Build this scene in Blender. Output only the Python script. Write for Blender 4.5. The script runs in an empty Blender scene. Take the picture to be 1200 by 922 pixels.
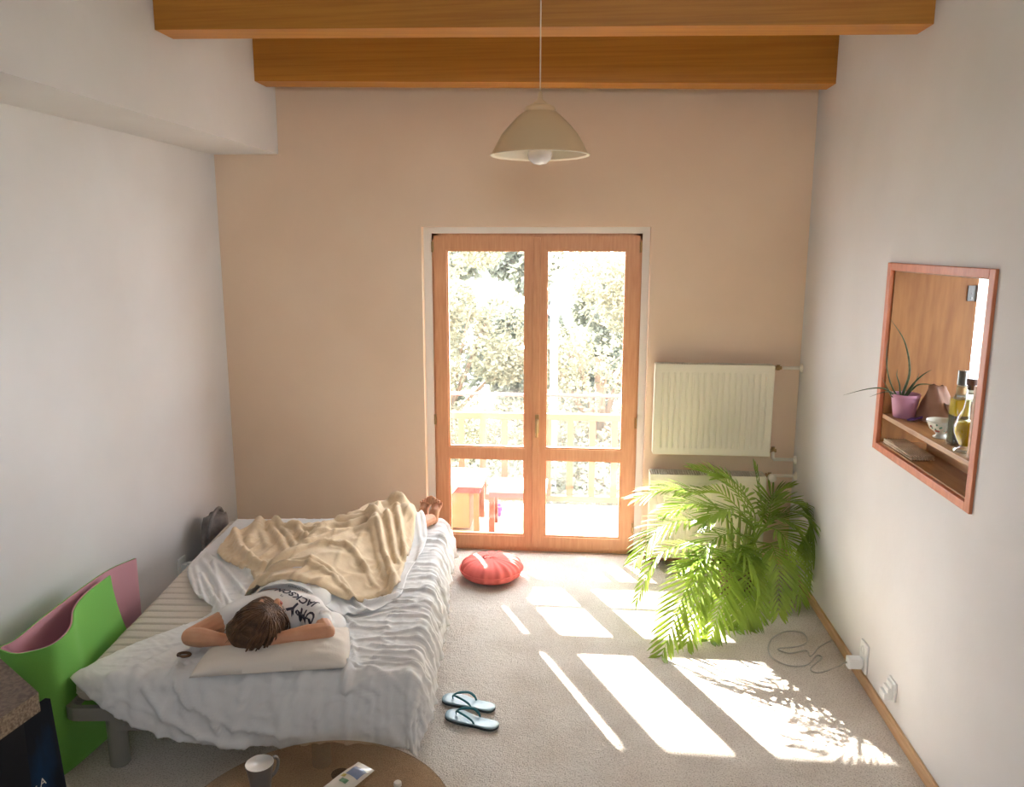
import bpy, bmesh, math, random
from mathutils import Vector as V, Matrix, noise
from math import pi, sin, cos, radians, exp, sqrt
random.seed(7)
SC = bpy.context.scene
COL = SC.collection

# ------------------------------------------------------------------ camera
F, PITCH, YAW, ROLL, H = 933.92, .1855, -.085, .0012, 2.15
FW = V((sin(YAW)*cos(PITCH), cos(YAW)*cos(PITCH), -sin(PITCH)))
R0 = V((cos(YAW), -sin(YAW), 0)); U0 = R0.cross(FW)
RI = cos(ROLL)*R0 + sin(ROLL)*U0
UP = RI.cross(FW)
CAM = V((0, 0, H))
cd = bpy.data.cameras.new('camera'); cam = bpy.data.objects.new('camera', cd); COL.objects.link(cam)
m = Matrix((RI, UP, -FW)).transposed().to_4x4(); m.translation = CAM; cam.matrix_world = m
cd.sensor_width = 36; cd.lens = F/1200*36; cd.clip_start = .05; cd.clip_end = 200
SC.camera = cam
SC.view_settings.view_transform = 'Standard'; SC.view_settings.look = 'None'
SC.view_settings.gamma = 1; SC.view_settings.use_curve_mapping = False
SC.view_settings.exposure = 1.95

def ray(q): return FW + RI*((q[0]-600)/F) - UP*((q[1]-461)/F)
def onz(q, z): d = ray(q); return CAM + d*((z-H)/d.z)
def ony(q, y): d = ray(q); return CAM + d*(y/d.y)
def onx(q, x): d = ray(q); return CAM + d*(x/d.x)

# ------------------------------------------------------------------ materials
def mat(name, col, rough=.6, metal=0, var=None, vscale=8, stretch=(1, 1, 1), bump=0, bscale=40, spec=.5,
        sub=0, trans=0, sheen=0, coat=0, detail=6, ramp=(.35, .65)):
    M = bpy.data.materials.new(name); M.use_nodes = True
    nt = M.node_tree; b = nt.nodes['Principled BSDF']
    b.inputs['Base Color'].default_value = (*col, 1)
    b.inputs['Roughness'].default_value = rough; b.inputs['Metallic'].default_value = metal
    b.inputs['Specular IOR Level'].default_value = spec
    if sub:
        b.inputs['Subsurface Weight'].default_value = sub; b.inputs['Subsurface Radius'].default_value = (.012, .005, .003)
        b.inputs['Subsurface Scale'].default_value = 1.0
    if sheen: b.inputs['Sheen Weight'].default_value = sheen
    if coat: b.inputs['Coat Weight'].default_value = coat
    tc = nt.nodes.new('ShaderNodeTexCoord'); mp = nt.nodes.new('ShaderNodeMapping')
    mp.inputs['Scale'].default_value = stretch
    nt.links.new(tc.outputs['Object'], mp.inputs['Vector'])
    if var:
        n = nt.nodes.new('ShaderNodeTexNoise'); n.inputs['Scale'].default_value = vscale; n.inputs['Detail'].default_value = detail
        nt.links.new(mp.outputs[0], n.inputs['Vector'])
        r = nt.nodes.new('ShaderNodeValToRGB'); r.color_ramp.elements[0].position = ramp[0]; r.color_ramp.elements[1].position = ramp[1]
        r.color_ramp.elements[0].color = (*var, 1); r.color_ramp.elements[1].color = (*col, 1)
        nt.links.new(n.outputs['Fac'], r.inputs[0]); nt.links.new(r.outputs[0], b.inputs['Base Color'])
    if bump:
        n2 = nt.nodes.new('ShaderNodeTexNoise'); n2.inputs['Scale'].default_value = bscale; n2.inputs['Detail'].default_value = 4
        nt.links.new(mp.outputs[0], n2.inputs['Vector'])
        bp = nt.nodes.new('ShaderNodeBump'); bp.inputs['Strength'].default_value = bump; bp.inputs['Distance'].default_value = .01
        nt.links.new(n2.outputs['Fac'], bp.inputs['Height']); nt.links.new(bp.outputs[0], b.inputs['Normal'])
    if trans:
        t = nt.nodes.new('ShaderNodeBsdfTranslucent'); mx = nt.nodes.new('ShaderNodeMixShader'); mx.inputs[0].default_value = trans
        out = nt.nodes['Material Output']
        if var: nt.links.new(r.outputs[0], t.inputs[0])
        else: t.inputs[0].default_value = (*col, 1)
        nt.links.new(b.outputs[0], mx.inputs[1]); nt.links.new(t.outputs[0], mx.inputs[2]); nt.links.new(mx.outputs[0], out.inputs[0])
    return M

def glass_mat(name, tint=(1, 1, 1), gloss=.07, rough=0.0, veil=0):
    M = bpy.data.materials.new(name); M.use_nodes = True; nt = M.node_tree; nt.nodes.clear()
    o = nt.nodes.new('ShaderNodeOutputMaterial'); t = nt.nodes.new('ShaderNodeBsdfTransparent'); t.inputs[0].default_value = (*tint, 1)
    g = nt.nodes.new('ShaderNodeBsdfGlossy'); g.inputs['Roughness'].default_value = rough
    fr = nt.nodes.new('ShaderNodeLayerWeight'); fr.inputs['Blend'].default_value = .25
    mt = nt.nodes.new('ShaderNodeMath'); mt.operation = 'MULTIPLY_ADD'; mt.inputs[1].default_value = .5; mt.inputs[2].default_value = gloss
    mx = nt.nodes.new('ShaderNodeMixShader')
    nt.links.new(fr.outputs['Fresnel'], mt.inputs[0]); nt.links.new(mt.outputs[0], mx.inputs[0])
    nt.links.new(t.outputs[0], mx.inputs[1]); nt.links.new(g.outputs[0], mx.inputs[2]); nt.links.new(mx.outputs[0], o.inputs[0])
    if veil:     # translucent haze mixed in to wash out the view outside
        tr = nt.nodes.new('ShaderNodeBsdfTranslucent'); tr.inputs[0].default_value = (1, .93, .85, 1); m2 = nt.nodes.new('ShaderNodeMixShader'); m2.inputs[0].default_value = veil
        nt.links.new(mx.outputs[0], m2.inputs[1]); nt.links.new(tr.outputs[0], m2.inputs[2]); nt.links.new(m2.outputs[0], o.inputs[0])
    return M

def srgb(r, g, b):
    f = lambda c: (c/255/12.92 if c/255 <= .04045 else ((c/255+.055)/1.055)**2.4)
    return (f(r), f(g), f(b))

M = {}
M['wall'] = mat('wall_plaster', srgb(224, 221, 219), .9, var=srgb(216, 212, 209), vscale=1.2, bump=.12, bscale=18, spec=.2)
M['wall_back'] = mat('wall_plaster_glow_tint', srgb(240, 214, 186), .9, var=srgb(233, 205, 176), vscale=1.1, bump=.12, bscale=18, spec=.2)  # warm tint partly stands in for the flare glow round the door
M['white'] = mat('white_paint', srgb(232, 226, 216), .5)
M['ceil'] = mat('ceiling_paint', srgb(214, 206, 196), .9)
M['beam'] = mat('beam_wood', srgb(196, 132, 44), .45, var=srgb(182, 116, 34), vscale=2.5, stretch=(.5, 16, 30), bump=.03, bscale=30)
M['door'] = mat('door_wood', srgb(222, 166, 122), .4, var=srgb(212, 152, 108), vscale=6, stretch=(12, 12, 1), bump=.03)
M['trim'] = mat('baseboard_wood', srgb(205, 168, 128), .5, var=srgb(188, 146, 104), vscale=5, stretch=(10, 1, 10))
M['hatch'] = mat('hatch_wood', srgb(206, 126, 84), .45, var=srgb(190, 108, 68), vscale=5, stretch=(8, 8, 2))
M['hatch_in'] = mat('hatch_panel_wood', srgb(168, 114, 58), .5, var=srgb(146, 94, 44), vscale=4, stretch=(8, 8, 1))
M['hatch_shelf'] = mat('hatch_shelf_wood', srgb(190, 146, 98), .4, var=srgb(164, 118, 74), vscale=4, stretch=(9, 1, 9))
M['rad'] = mat('radiator_enamel', srgb(236, 228, 204), .35)
M['radgrill'] = mat('radiator_dust', srgb(150, 125, 100), .7)
M['brass'] = mat('brass', srgb(170, 140, 95), .35, .9)
M['steel'] = mat('steel', srgb(170, 170, 170), .3, 1)
M['pipe'] = mat('pipe_paint', srgb(228, 218, 200), .4)
M['plastic'] = mat('white_plastic', srgb(232, 232, 230), .35)
M['cable'] = mat('cable_white', srgb(186, 180, 170), .5)
M['mattress'] = mat('mattress_ticking', srgb(206, 196, 184), .9, bump=.15, bscale=120, spec=.1)
M['sheet'] = mat('white_cotton', srgb(240, 238, 236), .9, bump=.05, bscale=60, spec=.1, trans=.12)
M['pillow'] = mat('pillow_cotton', srgb(230, 220, 208), .9, bump=.08, bscale=150, spec=.1)
M['blanket'] = mat('beige_fleece', srgb(230, 206, 172), 1, var=srgb(222, 196, 160), vscale=30, bump=.25, bscale=260, spec=.05, sheen=.3)
M['skin'] = mat('skin', srgb(214, 158, 122), .5, sub=.12, var=srgb(205, 146, 110), vscale=14)
M['lips'] = mat('lips', srgb(186, 104, 90), .4)
M['hair'] = mat('brown_hair', srgb(122, 86, 56), .6, var=srgb(78, 52, 32), vscale=30, bump=.4, bscale=180)
M['shirt'] = mat('shirt_cotton', srgb(238, 234, 230), .9, spec=.1, bump=.05, bscale=80)
M['ink'] = mat('print_ink', srgb(62, 58, 70), .8)
M['bedmetal'] = mat('bed_metal', srgb(150, 148, 140), .4, .3)
M['green'] = mat('foam_green', srgb(118, 186, 78), .75, bump=.1, bscale=200)
M['pink'] = mat('foam_pink', srgb(206, 150, 158), .8, bump=.1, bscale=200)
M['red'] = mat('red_cotton', srgb(236, 120, 110), .85, spec=.1, bump=.1, bscale=90)
M['chip'] = mat('chipboard', srgb(130, 113, 99), .7, var=srgb(98, 82, 70), vscale=90, detail=2)
M['chipedge'] = mat('chipboard_edge', srgb(150, 131, 108), .8, var=srgb(104, 85, 66), vscale=130, detail=2)
M['dark'] = mat('dark_panel', srgb(14, 15, 20), .6, spec=.2)
M['flip'] = mat('flipflop_foam', srgb(176, 200, 206), .35, var=srgb(150, 180, 190), vscale=12)
M['flipedge'] = mat('flipflop_edge', srgb(58, 66, 66), .6)
M['teal'] = mat('teal_rubber', srgb(46, 118, 126), .35)
M['mugout'] = mat('mug_grey', srgb(116, 108, 102), .35)
M['mugin'] = mat('mug_white', srgb(225, 218, 208), .3)
M['packet'] = mat('packet_film', srgb(214, 206, 192), .3)
M['blueprint'] = mat('packet_blue', srgb(110, 122, 150), .3)
M['yellow'] = mat('packet_yellow', srgb(180, 160, 60), .4)
M['greenprint'] = mat('packet_green', srgb(90, 130, 90), .4)
M['lamp'] = mat('lamp_enamel', srgb(240, 208, 162), .35, trans=.15)
M['lampin'] = mat('lamp_inner_white', srgb(238, 224, 198), .4)
M['bulb'] = mat('bulb_glass', srgb(240, 232, 226), .15)
M['potpink'] = mat('pot_pink', srgb(206, 150, 176), .4)
M['soil'] = mat('soil', srgb(60, 44, 32), 1, bump=.5, bscale=60)
M['aloe'] = mat('aloe_leaf', srgb(84, 96, 58), .5, var=srgb(62, 74, 42), vscale=60)
M['terracotta'] = mat('terracotta', srgb(104, 72, 54), .8)
M['palm'] = mat('palm_leaf', srgb(158, 182, 76), .36, var=srgb(124, 150, 58), vscale=6, trans=.45)
M['stem'] = mat('palm_stem', srgb(140, 150, 70), .5)
M['bag'] = mat('grey_bag', srgb(132, 124, 120), .5, var=srgb(92, 84, 80), vscale=12, bump=.3, bscale=30)
M['purple'] = mat('purple_plastic', srgb(96, 62, 130), .35)
M['paper'] = mat('brown_paper', srgb(188, 152, 132), .8, var=srgb(170, 134, 116), vscale=10)
M['china'] = mat('china', srgb(226, 224, 210), .15)
M['chinaflower'] = mat('china_flower', srgb(190, 110, 96), .2)
M['chinaleaf'] = mat('china_leaf', srgb(110, 150, 124), .2)
M['oil'] = mat('olive_oil', srgb(226, 190, 10), .08, coat=.5)
M['oildark'] = mat('dark_vinegar', srgb(42, 36, 30), .1)
M['label'] = mat('bottle_label', srgb(188, 160, 110), .6)
M['grey'] = mat('grey_cap', srgb(120, 122, 118), .3, .7)
M['cork'] = mat('cork', srgb(120, 90, 80), .8)
M['bamboo'] = mat('bamboo', srgb(226, 208, 182), .6, var=srgb(200, 176, 144), vscale=20)
M['deck'] = mat('balcony_tiles', srgb(206, 198, 176), .7, var=srgb(190, 182, 160), vscale=4)
M['railwood'] = mat('railing_wood', srgb(122, 66, 48), .6)
M['railred'] = mat('railing_red', srgb(130, 66, 70), .5)
M['cloth_out'] = mat('tablecloth_white', srgb(235, 232, 228), .8, trans=.2)
M['tablebrown'] = mat('balcony_table_wood', srgb(150, 100, 72), .6)
M['potpurple'] = mat('pot_purple', srgb(120, 60, 130), .5)
M['lamppost'] = mat('lamp_post_paint', srgb(150, 144, 162), .5)
M['bark'] = mat('bark', srgb(110, 90, 72), .9)
M['leaf1'] = mat('tree_leaf_light', srgb(134, 127, 104), .7, var=srgb(112, 110, 86), vscale=.8, trans=.45)
M['leaf2'] = mat('tree_leaf_dark', srgb(108, 108, 92), .7, var=srgb(88, 90, 74), vscale=.8, trans=.4)
M['ground'] = mat('garden_ground', srgb(130, 132, 100), .9, var=srgb(100, 104, 70), vscale=2)
M['facade'] = mat('sun_board_paint', srgb(220, 214, 200), .9)
M['glass'] = glass_mat('clear_glass')
M['doorglass'] = glass_mat('veiled_door_glass', gloss=.012, veil=.006)
M['bottleglass'] = glass_mat('bottle_glass', (.9, .93, .88), .12)
M['tableglass'] = glass_mat('smoked_glass', (.84, .73, .60), .035)
# kitchen wall etc.
# carpet: speckled loop pile
def carpet_mat():
    Mt = bpy.data.materials.new('carpet'); Mt.use_nodes = True; nt = Mt.node_tree; b = nt.nodes['Principled BSDF']
    b.inputs['Roughness'].default_value = 1; b.inputs['Specular IOR Level'].default_value = .05
    tc = nt.nodes.new('ShaderNodeTexCoord')
    def nz(s, d=3):
        n = nt.nodes.new('ShaderNodeTexNoise'); n.inputs['Scale'].default_value = s; n.inputs['Detail'].default_value = d
        nt.links.new(tc.outputs['Object'], n.inputs['Vector']); return n
    n1 = nz(150, 5); n2 = nz(3.2, 5); n3 = nz(34, 3)
    r1 = nt.nodes.new('ShaderNodeValToRGB'); e = r1.color_ramp.elements
    e[0].position = .34; e[0].color = (*srgb(188, 175, 160), 1); e[1].position = .52; e[1].color = (*srgb(226, 217, 206), 1)
    nt.links.new(n1.outputs['Fac'], r1.inputs[0])
    r2 = nt.nodes.new('ShaderNodeValToRGB'); e = r2.color_ramp.elements
    e[0].position = .3; e[0].color = (.86, .83, .80, 1); e[1].position = .6; e[1].color = (1.0, 1.0, 1.0, 1)
    nt.links.new(n2.outputs['Fac'], r2.inputs[0])
    mx = nt.nodes.new('ShaderNodeMix'); mx.data_type = 'RGBA'; mx.blend_type = 'MULTIPLY'; mx.inputs[0].default_value = 1
    nt.links.new(r1.outputs[0], mx.inputs[6]); nt.links.new(r2.outputs[0], mx.inputs[7])
    nt.links.new(mx.outputs[2], b.inputs['Base Color'])
    ad = nt.nodes.new('ShaderNodeMath'); ad.operation = 'ADD'
    nt.links.new(n1.outputs['Fac'], ad.inputs[0]); nt.links.new(n3.outputs['Fac'], ad.inputs[1])
    bp = nt.nodes.new('ShaderNodeBump'); bp.inputs['Strength'].default_value = .7; bp.inputs['Distance'].default_value = .012
    nt.links.new(ad.outputs[0], bp.inputs['Height']); nt.links.new(bp.outputs[0], b.inputs['Normal'])
    return Mt
M['carpet'] = carpet_mat()

# ------------------------------------------------------------------ object helpers
W = {}
def new(): return bmesh.new()
def obj(name, bm, m, parent=None, smooth=False, kind=None, label=None, recalc=True):
    if recalc: bmesh.ops.recalc_face_normals(bm, faces=bm.faces)
    if parent is not None: bm.transform(W[parent.name].inverted())
    me = bpy.data.meshes.new(name); bm.to_mesh(me); bm.free()
    for mm in (m if isinstance(m, (list, tuple)) else [m]): me.materials.append(mm)
    if smooth:
        for p in me.polygons: p.use_smooth = True
    o = bpy.data.objects.new(name, me); COL.objects.link(o)
    if parent is not None: o.parent = parent; W[o.name] = W[parent.name]
    else: W[o.name] = Matrix()
    if kind: o['kind'] = kind
    if label: o['label'] = label
    return o
def auto(o, ang=40):
    me = o.data; a = radians(ang)
    for p in me.polygons: p.use_smooth = True
    b = bmesh.new(); b.from_mesh(me)
    for e in b.edges:
        if len(e.link_faces) == 2 and e.calc_face_angle(0) > a: e.smooth = False
    b.to_mesh(me); b.free()
    return o
def thing(name, label, cat, loc, rz=0, group=None, kind=None):
    o = bpy.data.objects.new(name, None); COL.objects.link(o); o.empty_display_size = .05
    o.location = loc; o.rotation_euler = (0, 0, rz)
    if label: o['label'] = label
    if cat: o['category'] = cat
    if group: o['group'] = group
    if kind: o['kind'] = kind
    W[o.name] = Matrix.Translation(V(loc)) @ Matrix.Rotation(rz, 4, 'Z')
    return o
def tag(o, label, cat, group=None):
    o['label'] = label; o['category'] = cat
    if group: o['group'] = group
    return o
def rebase(o, loc):
    """give a single-mesh thing an origin at its base"""
    o.data.transform(Matrix.Translation(-V(loc))); o.location = loc; W[o.name] = Matrix.Translation(V(loc)); return o
def box(bm, a, b, mx=None, bev=0):
    r = bmesh.ops.create_cube(bm, size=1)
    vs = r['verts']; a = V(a); b = V(b); c = (a+b)/2; s = b-a
    for v in vs: v.co = V((v.co.x*s.x, v.co.y*s.y, v.co.z*s.z)) + c
    if bev:
        es = list({e for v in vs for e in v.link_edges})
        rr = bmesh.ops.bevel(bm, geom=es, offset=bev, segments=2, affect='EDGES', profile=.6)
        vs = list({v for f in rr['faces'] for v in f.verts} | {v for v in vs if v.is_valid})
    if mx is not None:
        for v in vs: v.co = mx @ v.co
    return vs
def tube(bm, pts, rad, seg=10, caps=True, flat=1.0):
    pts = [V(p) for p in pts]; n = len(pts)
    if not isinstance(rad, (list, tuple)): rad = [rad]*n
    t0 = (pts[1]-pts[0]).normalized()
    nrm = t0.orthogonal().normalized()
    if abs(t0.z) < .9: nrm = (V((0, 0, 1)) - t0*t0.z).normalized()
    rings = []
    for i in range(n):
        t = (pts[min(i+1, n-1)]-pts[max(i-1, 0)]).normalized()
        nrm = (nrm - t*nrm.dot(t)).normalized(); bn = t.cross(nrm)
        rings.append([bm.verts.new(pts[i] + (nrm*sin(2*pi*k/seg)*flat + bn*cos(2*pi*k/seg))*rad[i]) for k in range(seg)])
    for i in range(n-1):
        for k in range(seg):
            bm.faces.new((rings[i][k], rings[i][(k+1) % seg], rings[i+1][(k+1) % seg], rings[i+1][k]))
    if caps:
        bm.faces.new(rings[0][::-1]); bm.faces.new(rings[-1])
    return rings
def capsule(bm, a, b, ra, rb, seg=12):
    a = V(a); b = V(b); d = (b-a).normalized(); pts = []; rr = []
    for k in range(4):
        th = pi/2*(1-k/4)
        if k == 0: th = pi/2*.97
        pts.append(a - d*ra*sin(th)); rr.append(ra*cos(th))
    pts.append(a); rr.append(ra); pts.append(b); rr.append(rb)
    for k in range(1, 5):
        th = pi/2*k/4*(.97 if k == 4 else 1)
        pts.append(b + d*rb*sin(th)); rr.append(rb*cos(th))
    tube(bm, pts, rr, seg)
def chain(bm, pts, rr, seg=12):
    for i in range(len(pts)-1): capsule(bm, pts[i], pts[i+1], rr[i], rr[i+1], seg)
def ell(bm, c, r, mx=None, seg=20):
    q = bmesh.ops.create_uvsphere(bm, u_segments=seg, v_segments=max(6, seg//2+2), radius=1)
    for v in q['verts']:
        p = V((v.co.x*r[0], v.co.y*r[1], v.co.z*r[2]))
        if mx is not None: p = mx @ p
        v.co = p + V(c)
    return q['verts']
def lathe(bm, prof, c=(0, 0, 0), seg=32, sq=1, mx=None):
    rings = []
    for r, z in prof:
        rings.append([bm.verts.new((r*cos(2*pi*k/seg), r*sin(2*pi*k/seg)*sq, z)) for k in range(seg)])
    for i in range(len(rings)-1):
        for k in range(seg): bm.faces.new((rings[i][k], rings[i][(k+1) % seg], rings[i+1][(k+1) % seg], rings[i+1][k]))
    if prof[0][0] > 1e-5: bm.faces.new(rings[0][::-1])
    if prof[-1][0] > 1e-5: bm.faces.new(rings[-1])
    for rg in rings:
        for v in rg: v.co = (mx @ v.co if mx is not None else v.co) + V(c)
def prism(bm, poly, z0, z1):
    a = [bm.verts.new((p[0], p[1], z0)) for p in poly]; b = [bm.verts.new((p[0], p[1], z1)) for p in poly]
    bm.faces.new(a[::-1]); bm.faces.new(b)
    for i in range(len(a)):
        j = (i+1) % len(a); bm.faces.new((a[i], a[j], b[j], b[i]))
def polyline(pts, n):
    """resample catmull-rom"""
    pts = [V(p) for p in pts]
    P = [2*pts[0]-pts[1]] + pts + [2*pts[-1]-pts[-2]]
    m_ = len(pts)-1; out = []
    for k in range(n):
        t = k/(n-1)*m_; i = min(int(t), m_-1); f = t-i
        a, b, c, d = P[i:i+4]
        out.append(.5*((2*b)+(c-a)*f+(2*a-5*b+4*c-d)*f*f+(3*b-a-3*c+d)*f**3))
    return out
def solid(o, t, off=-1):
    md = o.modifiers.new('thickness', 'SOLIDIFY'); md.thickness = t; md.offset = off; return o
def subsurf(o, l=1):
    md = o.modifiers.new('subdivision', 'SUBSURF'); md.levels = l; md.render_levels = l; return o
def remesh(o, v, sm=4):
    md = o.modifiers.new('remesh', 'REMESH'); md.mode = 'VOXEL'; md.voxel_size = v; md.use_smooth_shade = True
    s = o.modifiers.new('smooth', 'SMOOTH'); s.iterations = sm; s.factor = .5
    return o
def copy_tree(o, parent=None):
    c = o.copy(); COL.objects.link(c); W[c.name] = W[o.name]
    if parent is not None: c.parent = parent
    for ch in list(o.children): copy_tree(ch, c)
    return c

# ------------------------------------------------------------------ room dimensions
D = 5.284; XL = -2.431; XR = 1.4345; XB = -1.992; ZB = 2.728; ZC = 3.5; YR = -1.6; XK = 3.6
WT = .36                                     # right wall thickness
o_l = ony((493.5, 265), D).x; o_r = ony((763.5, 266.5), D).x; o_t = ony((630, 265.7), D).z
FY = 5.36                                    # inner face of door frame
fx0, fx1, fz = -1.003, .404, 2.222

yo = D+.16
def struct(name, bm, m, **k): return obj(name, bm, m, kind='structure', **k)
def slab(name, boxes, m):
    b = new()
    for a, c in boxes: box(b, a, c)
    return struct(name, b, m)

slab('floor', [((XL-.2, YR, -.15), (XK, yo, 0))], M['carpet'])
slab('ceiling', [((XL-.2, YR-.2, ZC), (XK+.2, D+.2, ZC+.15))], M['ceil'])
slab('wall_left', [((XL-.2, YR-.2, 0), (XL, D, ZC)), ((XL, YR, ZB), (XB, D, ZC))], M['wall'])
# kitchen window opening in the facade wall
kx0, kx1, kz0, kz1 = 1.95, 3.3, 1.2, 2.45
yo = D+.16
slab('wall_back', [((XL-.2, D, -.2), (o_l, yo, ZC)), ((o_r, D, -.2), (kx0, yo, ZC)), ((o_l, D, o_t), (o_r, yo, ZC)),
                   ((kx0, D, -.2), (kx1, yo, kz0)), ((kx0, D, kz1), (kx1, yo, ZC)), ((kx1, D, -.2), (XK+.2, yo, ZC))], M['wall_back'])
slab('wall_kitchen', [((XK, YR-.2, 0), (XK+.2, 1.5, ZC)), ((XK, 3.6, 0), (XK+.2, D, ZC)), ((XK, 1.5, 0), (XK+.2, 3.6, .9)), ((XK, 1.5, 2.4), (XK+.2, 3.6, ZC))], M['white'])
# rear wall (behind the camera) with an opening added for fill daylight
wz0, wz1, wx0, wx1 = 1.3, 2.2, -.1, .9
wz0, wz1, wx0, wx1 = 2.5, 3.2, -.3, 1.0      # unseen high window, added to light the back wall
slab('wall_front', [((XL, YR-.2, 0), (wx0, YR, ZC)), ((wx1, YR-.2, 0), (XK, YR, ZC)), ((wx0, YR-.2, 0), (wx1, YR, wz0)), ((wx0, YR-.2, wz1), (wx1, YR, ZC))], M['wall'])
# right wall with hatch opening
hy0, hy1, hz0, hz1 = 2.935, 3.86, 1.205, 2.045
slab('wall_right', [((XR, YR, 0), (XR+WT, hy0, ZC)), ((XR, hy1, 0), (XR+WT, D, ZC)), ((XR, hy0, 0), (XR+WT, hy1, hz0)), ((XR, hy0, hz1), (XR+WT, hy1, ZC))], M['wall'])
# plaster corner bead round the reveal and the strip between wall and frame
b = new()
box(b, (o_l, FY-.002, 0), (fx0+.004, yo, o_t)); box(b, (fx1-.004, FY-.002, 0), (o_r, yo, o_t)); box(b, (fx0, FY-.002, fz-.004), (fx1, yo, o_t))
struct('trim_1', b, M['white'])
b = new(); box(b, (XR-.014, YR, 0), (XR-.0005, D, .062), bev=.003); struct('baseboard_right', b, M['trim'])
b = new(); box(b, (o_r+.02, D-.014, 0), (XR-.015, D-.0005, .06), bev=.003)
box(b, (XL, D-.014, 0), (o_l-.02, D-.0005, .06), bev=.003); struct('baseboard_back', b, M['door'])

# ---------------- ceiling beams (each one a thing)
def beam(q_l, q_r, hgt, dep, label, sub):
    L = onx(q_l, XB-.002); R = onx(q_r, XR+.002)
    b = new(); vs = box(b, (0, 0, 0), (1, dep, hgt))
    for v in vs:
        p = L.lerp(R, v.co.x); v.co = V((p.x, p.y+v.co.y, p.z+v.co.z))
    ob = obj('ceiling_beam', b, M['beam']); tag(ob, label, 'beam', 'wooden ceiling beams'); return ob
beam((181, 35), (1095, 28), .42, .17, 'thick amber wooden ceiling beam nearest the viewer, cut off by the top edge', 0)
beam((298, 95), (980, 98), .42, .18, 'amber wooden ceiling beam closest to the balcony door wall', 0)

# ---------------- balcony door
dr = thing('door_1', 'double glazed balcony door with orange brown wooden frame', None, (-.3, FY, 0), kind='structure')
b = new()
jw = .045
box(b, (fx0, FY+.012, 0), (fx0+jw, FY+.075, fz)); box(b, (fx1-jw, FY+.012, 0), (fx1, FY+.075, fz))
box(b, (fx0, FY+.012, fz-jw), (fx1, FY+.075, fz)); box(b, (fx0, FY+.012, 0), (fx1, FY+.075, .035))
obj('door_frame', b, M['door'], dr)
mid = -.295
panes = {0: (-.895, -.373), 1: (-.222, .295)}
def rect_frame(b, x0, x1, z0, z1, ix0, ix1, holes, ya, yb):
    """leaf: stiles + rails around glass holes"""
    box(b, (x0, ya, z0), (ix0, yb, z1)); box(b, (ix1, ya, z0), (x1, yb, z1))
    zs = [z0] + [z for h in holes for z in h] + [z1]
    for i in range(0, len(zs), 2): box(b, (ix0, ya, zs[i]), (ix1, yb, zs[i+1]))
    for h in holes:     # glazing beads
        w = .010
        for A, B in (((ix0, h[0]), (ix0+w, h[1])), ((ix1-w, h[0]), (ix1, h[1])), ((ix0+w, h[0]), (ix1-w, h[0]+w)), ((ix0+w, h[1]-w), (ix1-w, h[1]))):
            box(b, (A[0], ya+.014, A[1]), (B[0], yb-.01, B[1]))
holes = [(.11, .675), (.752, 2.11)]
for k in (0, 1):
    x0, x1 = ((fx0+.02, mid), (mid, fx1-.02))[k]
    b = new(); rect_frame(b, x0+.001, x1-.001, .03, fz-.02, panes[k][0]-.006, panes[k][1]+.006, holes, FY, FY+.055)
    lf = obj('door_leaf', b, M['door'], dr)
    for h in holes:
        b = new(); box(b, (panes[k][0], FY+.026, h[0]+.004), (panes[k][1], FY+.032, h[1]-.004)); obj('pane', b, M['doorglass'], lf)
    if k == 1:
        b = new(); box(b, (mid-.02, FY-.014, .04), (mid+.028, FY, fz-.03), bev=.004); obj('cover_strip', b, M['door'], lf)
        b = new(); box(b, (-.296, FY-.026, .87), (-.268, FY-.014, 1.0), bev=.003)
        tube(b, [(-.282, FY-.02, .965), (-.282, FY-.055, .965), (-.282, FY-.06, .94), (-.282, FY-.058, .85)], .008, 8)
        obj('handle', b, M['brass'], lf)
for x, z in ((fx0+.012, .95), (fx1-.014, .95), (fx0+.012, 2.13), (fx1-.014, 2.13), (fx0+.012, .2), (fx1-.014, .2)):
    b = new(); tube(b, [(x, FY-.008, z-.035), (x, FY-.008, z+.035)], .008, 10); obj('hinge', b, M['brass'], dr)

def window(name, x0, x1, z0, z1, y0, y1, m, nx=2):
    w = thing(name, None, None, ((x0+x1)/2, y0, z0), kind='structure')
    b = new(); t = .06
    box(b, (x0, y0, z0), (x0+t, y1, z1)); box(b, (x1-t, y0, z0), (x1, y1, z1)); box(b, (x0, y0, z0), (x1, y1, z0+t)); box(b, (x0, y0, z1-t), (x1, y1, z1))
    for i in range(1, nx):
        x = x0+(x1-x0)*i/nx; box(b, (x-t/2, y0, z0), (x+t/2, y1, z1))
    obj('window_frame', b, m, w)
    ym = (y0+y1)/2
    for i in range(nx):
        a = x0+(x1-x0)*i/nx; c = x0+(x1-x0)*(i+1)/nx
        b = new(); box(b, (a+t/2, ym-.003, z0+t), (c-t/2, ym+.003, z1-t)); obj('pane', b, M['glass'], w)
    return w
wk = window('window_1', kx0, kx1, kz0, kz1, D+.05, D+.11, M['white'])
wk['label'] = 'white framed kitchen window seen through the hatch'
b = new(); box(b, (kx0-.05, D-.16, kz0-.03), (kx1+.05, D+.05, kz0), bev=.006); obj('window_sill', b, M['white'], wk)
w3 = thing('added_kitchen_window', 'added unseen kitchen side window that brightens the hatch', None, (XK+.1, 2.55, .9), kind='structure')  # side window added to bring more light into kitchen and hatch
b = new()
for A, B in (((XK+.08, 1.5, .9), (XK+.13, 1.56, 2.4)), ((XK+.08, 3.54, .9), (XK+.13, 3.6, 2.4)), ((XK+.08, 2.52, .9), (XK+.13, 2.58, 2.4)), ((XK+.08, 1.56, .9), (XK+.13, 3.54, .96)), ((XK+.08, 1.56, 2.34), (XK+.13, 3.54, 2.4))): box(b, A, B)
obj('window_frame', b, M['white'], w3)
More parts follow.
